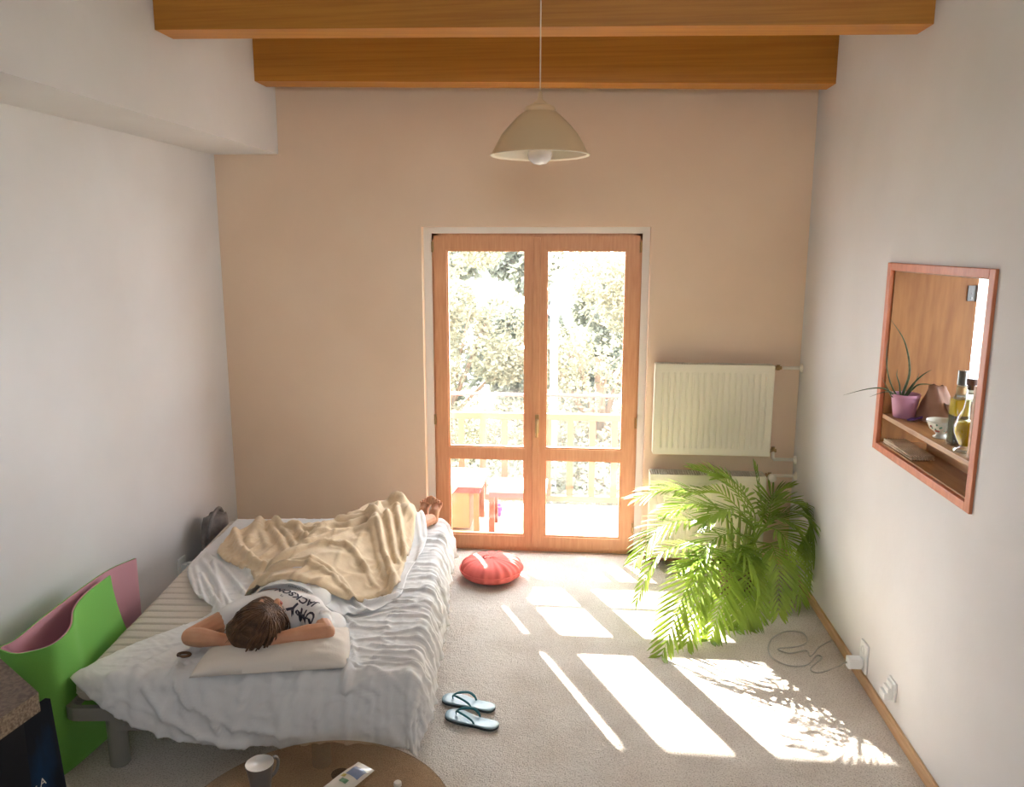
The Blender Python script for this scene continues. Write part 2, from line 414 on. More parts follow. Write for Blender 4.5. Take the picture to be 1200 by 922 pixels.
b = new(); box(b, (XK+.10, 1.56, .96), (XK+.105, 3.54, 2.34)); obj('pane', b, M['glass'], w3)
w4 = window('added_rear_window', wx0, wx1, wz0, wz1, YR-.12, YR-.06, M['white'], 2)
w4['label'] = 'added unseen high window behind the viewer that lights the back wall'
# ---------------- hatch: lining, shelf, hinges
ht = thing('serving_hatch', 'wood lined hatch in the right wall with a shelf and a low compartment', 'hatch', (XR, 3.4, hz0))
t = .018; xf = XR-.012; xe = XR+WT+.01
b = new()
for A, B in (((xf, hy0-.03, hz0-.022), (xf+.02, hy0+.012, hz1+.022)), ((xf, hy1-.012, hz0-.022), (xf+.02, hy1+.03, hz1+.022)),
             ((xf, hy0+.012, hz0-.022), (xf+.02, hy1-.012, hz0+.012)), ((xf, hy0+.012, hz1-.012), (xf+.02, hy1-.012, hz1+.022))):
    box(b, A, B, bev=.003)
obj('casing', b, M['hatch'], ht)
b = new(); box(b, (xf+.02, hy1-t, hz0), (xe, hy1, hz1)); box(b, (xf+.02, hy0, hz0), (xe, hy0+t, hz1)); box(b, (xf+.02, hy0, hz1-t), (xe, hy1, hz1))
obj('lining', b, M['hatch_in'], ht)
b = new(); box(b, (xf+.02, hy0+t, hz0), (xe, hy1-t, hz0+t)); obj('bottom_board', b, M['hatch_shelf'], ht)
SZ = 1.362
b = new(); box(b, (XR+.006, hy0+t, SZ-.022), (xe+.05, hy1-t, SZ), bev=.002); obj('shelf', b, M['hatch_shelf'], ht)
b = new(); box(b, (XR+.16, hy0+t, hz0+t), (XR+.175, 3.70, SZ-.022)); obj('compartment_back', b, M['hatch_shelf'], ht)
for z in (1.93, 1.47):
    b = new(); box(b, (xe-.035, hy1-t-.004, z-.035), (xe+.004, hy1-t, z+.035)); tube(b, [(xe+.004, hy1-t-.006, z-.037), (xe+.004, hy1-t-.006, z+.037)], .006, 8)
    for dz in (-.022, 0, .022): ell(b, (xe-.018, hy1-t-.005, z+dz), (.004, .002, .004), seg=8)
    obj('hinge', b, M['steel'], ht)
b = new(); box(b, (xe, hy1-.04, SZ+.0), (xe+.022, hy1-.012, hz1-.01)); b.free()
b = new(); box(b, (xe+.0, hy1+.002, SZ+.005), (xe+.02, hy1+.5, hz1-.005)); obj('open_shutter', b, M['hatch_in'], ht)

# ---------------- radiators
def radiator(y0, depth, z0, z1, x0, x1, label, grill):
    r = thing('radiator', label, 'radiator', ((x0+x1)/2, y0+depth, z0), group=None)
    b = new(); n = 18; wd = x1-x0; fz0, fz1 = z0+.045, z1-.045
    # ribbed front sheet: cross profile repeated between flat rims
    xs = [(x0, 0), (x0+.03, 0)]
    for i in range(n):
        a = x0+.03+(wd-.06)*i/n; s = (wd-.06)/n
        xs += [(a+s*.30, 0), (a+s*.38, .007), (a+s*.62, .007), (a+s*.70, 0)]
    xs += [(x1-.03, 0), (x1, 0)]
    rows = [(z0, 0), (fz0, 0), (fz0+.02, 1), (fz1-.02, 1), (fz1, 0), (z1, 0)]
    g = [[b.verts.new((x, y0+d*k, z)) for x, d in xs] for z, k in rows]
    for i in range(len(rows)-1):
        for j in range(len(xs)-1): b.faces.new((g[i][j], g[i][j+1], g[i+1][j+1], g[i+1][j]))
    box(b, (x0, y0+.008, z0), (x1, y0+.018, z1)); box(b, (x0+.01, y0+depth-.014, z0), (x1-.01, y0+depth-.004, z1))
    auto(obj('front_panel', b, M['rad'], r, recalc=False), 20)
    for xa in (x0-.004, x1):
        b = new(); box(b, (xa, y0+.002, z0), (xa+.004, y0+depth-.004, z1+.004), bev=.001); obj('side_cover', b, M['rad'], r)
    b = new()
    box(b, (x0, y0+.0, z1+.0), (x1, y0+.006, z1+.008)); box(b, (x0, y0+depth-.012, z1), (x1, y0+depth-.004, z1+.008))
    k = 46
    for i in range(k):
        x = x0+wd*(i+.5)/k; box(b, (x-.0028, y0+.006, z1+.001), (x+.0028, y0+depth-.012, z1+.006))
    obj('top_grille', b, M['rad'] if grill else M['rad'], r)
    b = new()
    for i in range(40):
        x = x0+wd*(i+.5)/40; box(b, (x-.001, y0+.022, z0+.05), (x+.001, y0+depth-.02, z1-.03))
    box(b, (x0+.02, y0+.03, z1-.03), (x1-.02, y0+depth-.03, z1-.02))
    obj('convector_fins', b, M['radgrill'], r)
    return r
yr = 5.175
p0 = ony((769, 428), yr); p1 = ony((908, 430), yr); p2 = ony((906, 535), yr)
r1 = radiator(yr, .095, p2.z, p0.z, p0.x, p1.x, 'upper cream ribbed panel radiator on the wall right of the balcony door', 1)
p3 = ony((763, 556), 5.135); p4 = ony((898, 560), 5.135)
r2 = radiator(5.135, .135, .075, p3.z-.005, p3.x, p4.x, 'lower cream panel radiator mostly hidden behind the palm', 1)
def pipes(r, z, x1, y, elbow):
    b = new()
    if elbow:
        tube(b, [(x1-.01, y, z+.03), (x1+.025, y, z+.03), (x1+.03, y, z+.025), (x1+.03, y, z-.02), (x1+.038, y, z-.03), (XR-.005, y, z-.03)], .011, 10)
        zz = z-.03
    else:
        tube(b, [(x1+.06, y, z), (XR-.005, y, z)], .011, 10); zz = z
    obj('supply_pipe', b, M['pipe'], r, smooth=True)
    b = new(); lathe(b, [(.03, 0), (.03, .006), (.014, .016), (.012, .02)], seg=20, mx=Matrix.Rotation(-pi/2, 3, 'Y'))
    bmesh.ops.translate(b, verts=b.verts, vec=(XR-.001, y, zz)); obj('wall_collar', b, M['pipe'], r, smooth=True)
    b = new(); tube(b, [(x1+.002, y, z+(.03 if elbow else 0)), (x1+.012, y, z+(.03 if elbow else 0))], .016, 6)
    tube(b, [(x1+.014, y, z+(.03 if elbow else 0)), (x1+.05, y, z+(.03 if elbow else 0))], .012, 10)
    tube(b, [(x1+.03, y, z-.0+(.03 if elbow else -.015)), (x1+.03, y, z+(.055 if elbow else .02))], .013, 6)
    return obj('valve', b, M['brass'], r)
x1 = p1.x
pipes(r1, ony((917, 431), yr+.05).z, x1+.004, yr+.05, False)
pipes(r1, ony((910, 533), yr+.05).z, x1+.004, yr+.05, True)
z5 = ony((903, 557), 5.19).z
vl = pipes(r2, z5, p4.x+.004, 5.19, False)
b = new(); lathe(b, [(.012, 0), (.022, .005), (.026, .02), (.026, .045), (.02, .055), (.0001, .058)], seg=16, mx=Matrix.Rotation(pi/2, 3, 'X'))
bmesh.ops.translate(b, verts=b.verts, vec=(p4.x+.04, 5.18, z5-.005)); obj('thermostat_head', b, M['pipe'], vl, smooth=True)

# ---------------- sockets, charger, cable
s = onx((1014, 768), XR)
so = thing('wall_socket', 'white double wall socket low on the right wall with a charger plugged in', 'socket', (XR, s.y, s.z))
b = new(); box(b, (XR-.012, s.y-.045, s.z-.08), (XR-.0005, s.y+.045, s.z+.07), bev=.004); obj('cover_plate', b, M['plastic'], so)
for dz in (.03, -.04):
    b = new(); lathe(b, [(.022, 0), (.022, .004), (.018, .004), (.018, .001), (.0001, .001)], seg=20, mx=Matrix.Rotation(-pi/2, 3, 'Y'), c=(XR-.012, s.y, s.z+dz))
    obj('outlet', b, M['plastic'], so)
ch = thing('phone_charger', 'white plug charger in the double wall socket with its cable running along the floor', 'charger', (XR-.016, s.y, s.z-.04))
b = new(); box(b, (XR-.085, s.y-.024, s.z-.065), (XR-.0165, s.y+.024, s.z-.012), bev=.006); obj('plug_body', b, M['plastic'], ch)
cs = V((XR-.086, s.y, s.z-.04))
cpx = [(985, 780), (960, 788), (950, 783), (963, 771), (957, 768), (945, 779), (922, 779), (902, 767), (903, 750), (920, 740), (940, 741), (946, 751), (935, 757), (912, 760), (925, 765), (945, 762), (950, 769), (960, 758), (978, 750)]
pp = [cs, cs+V((-.02, 0, -.01))] + [onz(q, .006) for q in cpx]
for q in pp[2:]: q.x = min(q.x, XR-.022)
b = new(); tube(b, polyline(pp, 160), .0036, 6); obj('charging_cable', b, M['cable'], ch, smooth=True)
s2 = onx((1047, 807), XR)
so2 = thing('wall_socket', 'white socket with wedge shaped stepped cover nearer the viewer on the right wall', 'socket', (XR, s2.y, s2.z))
b = new(); box(b, (XR-.01, s2.y-.04, s2.z-.045), (XR-.0005, s2.y+.04, s2.z+.045), bev=.003); obj('cover_plate', b, M['plastic'], so2)
b = new()
for i in range(3):
    box(b, (XR-.022-.014*i, s2.y-.03, s2.z-.04), (XR-.0101-.012*i, s2.y+.03, s2.z+.035-.022*i), bev=.002)
obj('stepped_cover', b, M['plastic'], so2)
s3 = onx((212, 662), XL)
so3 = thing('wall_socket', 'white socket with a plug on the left wall beyond the mattress edge', 'socket', (XL, s3.y, s3.z))
b = new(); box(b, (XL+.0005, s3.y-.045, s3.z-.06), (XL+.012, s3.y+.045, s3.z+.05), bev=.003); obj('cover_plate', b, M['plastic'], so3)
b = new(); box(b, (XL+.012, s3.y-.02, s3.z-.04), (XL+.05, s3.y+.025, s3.z+.012), bev=.005); box(b, (XL+.04, s3.y-.01, s3.z+.0), (XL+.075, s3.y+.02, s3.z+.02), bev=.004)
obj('plug', b, M['plastic'], so3)

# ---------------- pendant lamp
LY = 3.5; lc = ony((632.5, 182), LY); lr = .212
lp = thing('pendant_lamp', 'beige enamel dome pendant lamp hanging on a thin cord from the ceiling', 'lamp', (lc.x, LY, lc.z))
zt = ony((632, 125), LY).z - lc.z
zt = .205
b = new(); prof = [(.020, .205), (.045, .203), (.062, .194), (.0645, .184), (.060, .178), (.072, .172), (.098, .151), (.129, .120), (.161, .084), (.187, .039), (.201, .010), (lr, 0)]
lathe(b, [(r, z) for r, z in prof] + [(lr-.002, -.003), (.197, .004)] + [(r-.004, z-.003) for r, z in prof[-2:4:-1]], c=lc, seg=48)
bmesh.ops.delete(b, geom=[f for f in b.faces if len(f.verts) > 4], context='FACES')
n = len(b.faces)
sh = obj('lamp_shade', b, [M['lamp'], M['lampin']], lp, smooth=True)
for p in sh.data.polygons:
    c_ = p.center; rr_ = sqrt(c_.x**2+c_.y**2)
    if p.index >= 48*11: p.material_index = 1
b = new(); lathe(b, [(.0001, zt+.055), (.008, zt+.052), (.012, zt+.02), (.03, zt+.006), (.033, zt-.002), (.0001, zt-.004)], c=lc, seg=24); obj('canopy_cap', b, M['lamp'], lp, smooth=True)
b = new(); tube(b, [lc+V((0, 0, zt+.05)), V((lc.x, LY, ZC-.01))], .0028, 8); obj('cord', b, M['lampin'], lp, smooth=True)
b = new(); lathe(b, [(.02, .1), (.022, .06), (.045, .03), (.052, .005), (.047, -.018), (.028, -.034), (.0001, -.04)], c=lc, seg=28)
b_2 = new(); lathe(b_2, [(.028, zt-.004), (.028, .11), (.02, .098)], c=lc, seg=20); sk_ = obj('bulb_socket', b_2, M['lampin'], lp, smooth=True)
obj('bulb', b, M['bulb'], sk_, smooth=True)

# ------------------------------------------------------------------ bed
BO = V((-2.02, 2.78, 0)); BA = radians(5.8)
BU = V((cos(BA), sin(BA), 0)); BV = V((-sin(BA), cos(BA), 0)); BW, BL, BZ = 1.39, 1.93, .42
def bl(u, v, z=0): return BO + BU*u + BV*v + V((0, 0, z))
def tobl(w): d = w-BO; return (d.dot(BU), d.dot(BV))
def pb(q, z=.45): return tobl(onz(q, z))
BM = Matrix.Translation(BO) @ Matrix.Rotation(BA, 4, 'Z')
bed = thing('bed', 'low grey metal slatted bed frame carrying the mattress', 'bed', BO+V((0, 0, 0)), BA)
def bbox(b, a, c, bev=0): box(b, a, c, mx=BM, bev=bev)
b = new()
def rail_path():
    x0, x1, y0, y1, r = -.035, BW-.03, -.012, BL-.02, .06; P = []
    for cx, cy, a0 in ((x1-r, y1-r, 0), (x0+r, y1-r, 90), (x0+r, y0+r, 180), (x1-r, y0+r, 270)):
        for k in range(7):
            a = radians(a0+k*15); P.append((cx+r*cos(a), cy+r*sin(a)))
    return P
P = rail_path()
for i in range(len(P)):
    pass
def rect_loop(b, P, hw, z0, z1):
    n = len(P); rings = []
    for i in range(n):
        a = V((*P[i-1], 0)); c = V((*P[(i+1) % n], 0)); tdir = (c-a).normalized(); nn = V((-tdir.y, tdir.x, 0)); p = V((*P[i], 0))
        rings.append([b.verts.new(BM @ (p+nn*s+V((0, 0, z)))) for s, z in ((-hw, z0), (hw, z0), (hw, z1), (-hw, z1))])
    for i in range(n):
        j = (i+1) % n
        for k in range(4): b.faces.new((rings[i][k], rings[i][(k+1) % 4], rings[j][(k+1) % 4], rings[j][k]))
rect_loop(b, P, .014, .255, .311)
obj('side_rail', b, M['bedmetal'], bed)
for i in range(14):
    v = .06+i*.138; b = new(); bbox(b, (-.02, v, .292), (BW-.035, v+.06, .304), .003); obj('slat', b, M['bedmetal'], bed)
b = new(); bbox(b, (.16, -.008, .20), (BW-.1, .012, .254)); obj('cross_bar', b, M['bedmetal'], bed)
for u, v in ((.13, .07), (.98, .05), (.13, 1.8), (1.26, 1.75)):
    b = new(); lathe(b, [(.036, 0), (.04, .004), (.04, .254)], c=BM @ V((u, v, 0)), seg=24); obj('leg', b, M['bedmetal'], bed, smooth=False)
for u in (.2, .33):
    b = new(); ell(b, BM @ V((u, -.009, .228)), (.006, .004, .006), seg=8); obj('bolt', b, M['steel'], bed)

# mattress: rounded block with transverse quilting channels
def mattress():
    b = new(); nu, nv = 60, 420; r = .045; z0, z1 = .312, BZ
    per = []
    # cross section (u,z) rounded
    def sec():
        S = []
        for cx, cz, a0 in ((BW-r, z1-r, 90), (BW-r, z0+r, 0), (r, z0+r, 270), (r, z1-r, 180)):
            for k in range(7): a = radians(a0-k*15); S.append((cx+r*cos(a), cz+r*sin(a)))
        return S
    S = sec(); out = []
    for i in range(len(S)):
        a = S[i]; c = S[(i+1) % len(S)]; L = sqrt((a[0]-c[0])**2+(a[1]-c[1])**2); n = max(1, int(L/.035))
        for k in range(n): f = k/n; out.append((a[0]+(c[0]-a[0])*f, a[1]+(c[1]-a[1])*f))
    rings = []
    for j in range(nv+1):
        v = BL*j/nv; e = min(v, BL-v); ins = r - sqrt(max(0, r*r-(r-e)**2)) if e < r else 0
        ring = []
        for u, z in out:
            cu, cz = BW/2, (z0+z1)/2
            du = max(-1, min(1, (u-cu)/(BW/2))); dz = (z-cz)/((z1-z0)/2)
            uu = cu+(u-cu)*(1-ins/(BW/2)); zz = cz+(z-cz)*(1-ins/((z1-z0)/2))
            q = -.010*exp(-(((v+.028*sin(u*2.2)) % .066-.033)/.006)**2) if z > z1-.02 else 0
            q += .003*noise.noise(V((u*3, v*9, z*4)))
            ring.append(b.verts.new(BM @ V((uu, v, zz+q))))
        rings.append(ring)
    n = len(out)
    for j in range(nv):
        for k in range(n): b.faces.new((rings[j][k], rings[j][(k+1) % n], rings[j+1][(k+1) % n], rings[j+1][k]))
    b.faces.new(rings[0][::-1]); b.faces.new(rings[-1])
    return b
mt = thing('mattress', 'off white quilted mattress on the metal bed frame, bare along its left side', 'mattress', BO+V((0, 0, .312)), BA)
mcv = obj('cover', mattress(), M['mattress'], mt, smooth=True)
b = new()
pp = []
tube(b, [BM @ V((u, -.001, .365+.004*sin(u*30))) for u in [x*.02+.02 for x in range(66)]], .005, 6); obj('piping', b, M['mattress'], mcv, smooth=True)

# ---- body profile under the covers (bed coordinates)
SEG = [  # (u,v,ztop,halfwidth)  spine/limb capsules for cover height
    ((.745, .40, .205, .165), (.78, .70, .19, .145)), ((.78, .70, .19, .145), (.86, 1.05, .18, .15)),
    ((.80, 1.05, .15, .09), (.98, 1.42, .17, .07)), ((.98, 1.42, .17, .07), (1.20, 1.74, .11, .055)),
    ((.93, 1.05, .15, .09), (1.10, 1.40, .16, .07)), ((1.10, 1.40, .16, .07), (1.28, 1.72, .10, .055)),
]
def bodyh(u, v, grow=.03):
    h = 0
    for (a, c) in SEG:
        dx, dy = c[0]-a[0], c[1]-a[1]; L2 = dx*dx+dy*dy
        t_ = max(0, min(1, ((u-a[0])*dx+(v-a[1])*dy)/L2)); px, py = a[0]+dx*t_, a[1]+dy*t_
        d = sqrt((u-px)**2+(v-py)**2); hz = a[2]+(c[2]-a[2])*t_; hw = a[3]+(c[3]-a[3])*t_+grow
        if d < hw*1.9:
            x = d/(hw*1.15)
            hh = hz*sqrt(max(0, 1-x*x)) if x < .8 else hz*.6*max(0, 1-(x-.8)/.85)**1.6
            h = max(h, hh)
    return h
def ridge_field(R):
    """list of (polyline in st, amp, width) -> function"""
    segs = []
    for pts, amp, w in R:
        n = len(pts)
        for i in range(n-1): segs.append((pts[i][0], pts[i][1], pts[i+1][0]-pts[i][0], pts[i+1][1]-pts[i][1], amp, w, i == 0, i == n-2))
    def f(u, v):
        h = 0; best = {}
        for x, y, dx, dy, amp, w, s_, e_ in segs:
            if abs(u-x) > .45 or abs(v-y) > .45: continue
            L2 = dx*dx+dy*dy+1e-9; t_ = ((u-x)*dx+(v-y)*dy)/L2; tc = max(0, min(1, t_))
            d2 = (u-x-dx*tc)**2+(v-y-dy*tc)**2
            if d2 < 9*w*w:
                val = amp*exp(-d2/(w*w))
                k = (amp, w)
                if abs(val) > abs(best.get(k, 0)): best[k] = val
        return sum(best.values())
    return f
def coons(A, B, C, Dd, n, m_):
    """A: bottom (s 0..1), C: top, Dd: left (t 0..1), B: right; lists of 2d pts"""
    A, B, C, Dd = [polyline([V((p[0], p[1], 0)) for p in X], k) for X, k in ((A, n), (B, m_), (C, n), (Dd, m_))]
    G = []
    for j in range(m_):
        t_ = j/(m_-1); row = []
        for i in range(n):
            s_ = i/(n-1)
            p = A[i]*(1-t_)+C[i]*t_+Dd[j]*(1-s_)+B[j]*s_ - (A[0]*(1-s_)*(1-t_)+A[-1]*s_*(1-t_)+C[0]*(1-s_)*t_+C[-1]*s_*t_)
            row.append((p.x, p.y))
        G.append(row)
    return G
def drape(u, v, h, off):
    """unrolled bed coordinates -> point; hangs down past the right and front mattress edges"""
    r = .045
    du = max(0, u-(BW-r)); dv = max(0, (r)-v); d = sqrt(du*du+dv*dv)
    dl = max(0, v-(BL-r))
    d = sqrt(du*du+dv*dv+dl*dl)
    if d < 1e-6: return V((u, v, BZ+off+h))
    nx, ny = du/d, (dl-dv)/d
    cu, cv = min(u, BW-r), min(max(v, r), BL-r)
    q = r*pi/2
    if d < q:
        a = d/r; o_ = sin(a)*(r+off+h); z = BZ-r+cos(a)*(r+off+h)
    else:
        o_ = r+off+h+.045*(1-exp(-(d-q)*14)); z = BZ-r-(d-q)
    return V((cu+nx*o_, cv+ny*o_, z))
def cloth(G, hf, off, name, m, parent=None, thick=.0015, fold=None, **k):
    b = new(); g = []
    for row in G:
        g.append([b.verts.new(BM @ drape(u, v, hf(u, v), off)) for u, v in row])
    for j in range(len(g)-1):
        for i in range(len(g[0])-1): b.faces.new((g[j][i], g[j][i+1], g[j+1][i+1], g[j+1][i]))
    for v in b.verts:
        if v.co.z < .004: v.co.z = .004
    o = obj(name, b, m, parent, smooth=True, recalc=False, **k)
    solid(o, thick, 1); return o
N2 = lambda x, y, s=0: noise.noise(V((x, y, s)))

# ---- bottom sheet
def Z6(p): return (260+p[0]/4.286, 570+p[1]/4.286)
left_px = [(88, 786), (120, 771), (165, 750), (205, 735), (240, 722), (250, 712), (235, 703), (226, 690), (222, 662), (258, 627), (275, 609)]
Lb = [pb(q, .43) for q in left_px]
Lb[0] = (-.01, .02); Lb[-1] = (.06, 1.93)
front = [(-.01, .02), (.12, -.07), (.30, -.17), (.52, -.235), (.8, -.245), (1.08, -.23), (1.28, -.25), (1.50, -.27)]
right = [(1.50, -.27), (1.57, .05), (1.55, .35), (1.60, .7), (1.57, 1.1), (1.56, 1.5), (1.60, 1.95)]
back = [(.06, 1.93), (.5, 1.97), (1.0, 1.97), (1.60, 1.95)]
G = coons(front, right, back, Lb, 150, 210)
SR = []
def R(px, amp, w, z=.45): SR.append(([pb(q, z) for q in px], amp, w))
# folds fanning out left of the body
R([(236, 652), (248, 668), (266, 700), (272, 715)], .014, .012); R([(243, 645), (262, 662), (285, 690)], .012, .012)
R([(228, 660), (236, 690), (240, 700)], .010, .012); R([(258, 640), (275, 655), (292, 668)], .012, .012)
R([(249, 655), (256, 680), (262, 712), (268, 735)], .014, .012); R([(252, 700), (258, 715), (262, 735)], .016, .014)
R([(222, 662), (229, 692), (250, 711)], .007, .010); R([(262, 632), (282, 650), (296, 672)], .010, .014)
R([(235, 668), (252, 700), (262, 725), (270, 740)], .010, .010)
# around pillow and front
R([(258, 730), (245, 745), (215, 762), (205, 785), (215, 800)], .014, .014); R([(200, 757), (165, 775), (130, 785)], .008, .014)
R([(250, 765), (222, 770), (208, 790)], .010, .012); R([(215, 748), (190, 752), (150, 768)], .006, .01)
R([(235, 760), (200, 775), (160, 790), (120, 800)], .007, .012)
R([(395, 725), (402, 745), (408, 775), (403, 785)],   .020, .014, .47); R([(404, 730), (412, 750), (416, 775)], .012, .010)
R([(398, 780), (412, 790), (432, 795)], .008, .009); R([(405, 790), (425, 787), (445, 792)], .008, .008); R([(408, 775), (440, 778), (470, 790)], .006, .01)
R([(385, 700), (400, 715), (415, 728)], .010, .012); R([(410, 712), (445, 700), (485, 700)], .008, .008); R([(415, 722), (460, 712), (500, 715)], .007, .008)
random.seed(3)
for i in range(34):      # transverse pull wrinkles on the sunny side
    v = .1+i*.053+random.uniform(-.012, .012); u0 = 1.02+random.uniform(-.05, .22)+max(0, (v-.8))*.22; L = random.uniform(.18, .5); sl = random.uniform(-.10, .14)
    pts = [(u0+L*k/5, v+sl*L*k/5+.012*sin(k*1.3+i)) for k in range(6)]
    SR.append((pts, random.uniform(.003, .0085), random.uniform(.006, .011)))
for i in range(13):      # hanging folds on the front skirt
    u = .22+i*.10+random.uniform(-.03, .03); sk = random.uniform(-.09, .09)
    SR.append(([(u, .07), (u+sk*.4, -.05), (u+sk, -.17), (u+sk*1.2, -.27)], random.uniform(.004, .010), random.uniform(.012, .022)))
for i in range(20):      # and on the long skirt
    v = .02+i*.096+random.uniform(-.03, .03); sk = random.uniform(-.08, .05)
    SR.append(([(1.36, v), (1.45, v+sk*.5), (1.6, v+sk)], random.uniform(.005, .013), random.uniform(.012, .02)))
SR.append(([(.30, -.02), (.40, -.12), (.52, -.20), (.70, -.24)], .012, .016)); SR.append(([(.45, .02), (.52, -.08), (.66, -.16), (.9, -.2)], .010, .014))
srf = ridge_field(SR)
def sheet_h(u, v):
    h = srf(u, v)
    wx = u+.05*N2(u*3, v*3, 5); wy = v+.05*N2(u*3, v*3, 9)
    rg = lambda x, y, z: max(0, 1-abs(N2(x, y, z))*4.5)**2
    h += .0035*rg(wx*5, wy*15, 1) + .0022*rg(wx*15, wy*19, 3) + .003*N2(wx*9, wy*9, 4)
    if v < .04: k = min(1, (.04-v)/.1); h += k*(.007*rg(wx*11+v*3, wy*4, 21) + .004*rg(wx*21-v*6, wy*7, 22))
    if u > BW-.02: k = min(1, (u-BW+.02)/.1); h += k*(.008*rg(wx*4, wy*10, 23) + .004*rg(wx*7, wy*22, 24))
    return max(h*1.5, 0)+.001
cl = cloth(G, sheet_h, .004, 'bed_sheet', M['sheet'])
tag(cl, 'wrinkled white bottom sheet hanging over the front and right edges of the mattress', 'bed sheet')
# corner tip touching the floor
# ---- top sheet (crumpled, under the blanket)
def tsz(q): return pb(q, .50)
tf = [(284, 716), (296, 702), (322, 692), (352, 688), (380, 691), (400, 702), (412, 711), (438, 711), (470, 695)]
tr = [(470, 695), (480, 664), (496, 642), (500, 622), (491, 606)]
A = [pb(q, z) for q, z in zip(tf, (.46, .55, .61, .62, .60, .54, .48, .46, .45))]
B = [pb(q, .46) for q in tr]; B[0] = A[-1]; B[-1] = (1.235, 1.71)
C = [(.50, 1.50), (.75, 1.62), (1.0, 1.74), B[-1]]
Dd = [A[0], (.50, .8), (.48, 1.15), C[0]]
TR = []
def RT(px, amp, w, z=.5): TR.append(([pb(q, z) for q in px], amp, w))
RT(tf, .010, .018); RT([(415, 690), (430, 700), (450, 696), (466, 690)], .022, .015, .47); RT([(395, 684), (415, 694), (430, 702)], .02, .014, .5)
RT([(300, 694), (330, 684), (370, 681), (405, 684), (440, 690)], .014, .016, .57); RT([(487, 612), (494, 625), (490, 643)], .016, .014)
RT([(494, 606), (499, 622), (496, 640), (482, 662)], .014, .014)
trf = ridge_field(TR)
def top_h(u, v):
    w = u+.04*N2(u*5, v*5, 2)
    return bodyh(u, v, .0)+.008+trf(u, v)+.006*abs(N2(w*22, v*24, 8))+.006*abs(N2(u*11, v*12, 7))
G = coons(A, B, C, Dd, 100, 110)
tag(cloth(G, top_h, .006, 'top_sheet', M['sheet']), 'crumpled white top sheet peeking out from under the beige blanket', 'sheet')

# ---- blanket
bf = [((285, 713), .47), ((288, 702), .52), ((300, 689), .58), ((325, 681), .63), ((360, 678), .64), ((400, 678), .60), ((435, 682), .53), ((464, 686), .48)]
A = [pb(q, z) for q, z in bf]
B = [A[-1], pb((468, 668), .50), pb((473, 645), .52), pb((484, 622), .52), pb((487, 603), .55), (1.20, 1.68)]
C = [(.13, 1.50), (.22, 1.72), (.45, 1.74), (.70, 1.76), (.95, 1.80), (1.12, 1.79), B[-1]]
Dd = [A[0], (.50, .80), (.44, .98), (.33, 1.10), (.20, 1.22), (.13, 1.34), C[0]]
BR = []
def RB(zp, amp, w, z=.55): BR.append(([pb(Z6(q), z) for q in zp], amp, w))
RB([(240, 395), (350, 345), (430, 280), (500, 240), (560, 195), (700, 120), (830, 75), (900, 75)], .030, .035, .62)
RB([(700, 130), (820, 85), (900, 90), (935, 130)], .030, .05, .60)
RB([(380, 340), (470, 300), (560, 270), (640, 262), (730, 225), (800, 210)], .026, .020)
RB([(430, 372), (540, 322), (650, 280), (760, 255)], .020, .018)
RB([(120, 490), (200, 440), (300, 400), (420, 352), (520, 322), (620, 315), (720, 340)], .020, .018, .6)
RB([(100, 600), (125, 525), (200, 475), (330, 457), (450, 456), (600, 458), (700, 472), (790, 490), (860, 492)], .018, .016, .58)
RB([(160, 500), (240, 455), (350, 425), (480, 410), (620, 425)], .014, .014, .6)
RB([(790, 215), (775, 270), (800, 330), (840, 390), (868, 450), (872, 490)], .040, .020, .5)
RB([(760, 230), (750, 290), (780, 360), (820, 430)], .018, .016, .5)
RB([(830, 230), (850, 290), (880, 350)], .026, .016, .5); RB([(880, 180), (892, 240), (925, 300)], .024, .015, .52)
RB([(190, 120), (225, 112), (262, 130), (280, 165)], .034, .028, .50)
RB([(205, 145), (165, 225), (130, 290)], .022, .030, .46)
RB([(20, 225), (55, 215), (70, 260), (92, 320), (150, 372), (210, 405)], .030, .022, .46)
RB([(235, 180), (290, 258), (320, 310), (330, 362)], .022, .018, .47); RB([(265, 180), (330, 240), (370, 300)], .018, .016, .47)
RB([(290, 190), (380, 200), (412, 240), (440, 275)], .026, .018, .48); RB([(345, 175), (430, 185), (490, 185)], .022, .016, .5)
RB([(470, 155), (540, 152), (600, 155)], .022, .018, .52); RB([(490, 250), (560, 205), (640, 195), (745, 172)], .026, .020, .6)
RB([(430, 215), (470, 245), (500, 245)], .020, .016, .52); RB([(200, 160), (190, 220), (230, 300)], .014, .02, .46)
RB([(640, 180), (700, 165), (760, 175)], .02, .016, .6); RB([(600, 350), (700, 370), (760, 420)], .012, .016, .55)
brf = ridge_field(BR)
edge_pts = []
def blanket_h(u, v):
    wu = u+.03*N2(u*4, v*4, 11); wv = v+.03*N2(u*4, v*4, 12)
    h = bodyh(u, v, .03)+1.35*brf(u, v)
    al_, ac = wu*.5+wv*.87, wu*.87-wv*.5
    rg = lambda x, y, z: max(0, 1-abs(N2(x, y, z))*3.2)**2
    h += .013*rg(al_*3.0, ac*8, 13)+.008*rg(al_*5, ac*16, 14)+.003*N2(wu*14, wv*14, 15)
    h += .02*exp(-((u-1.13)**2+(v-1.60)**2)/.010)
    return h+.018
G = coons(A, B, C, Dd, 150, 150)
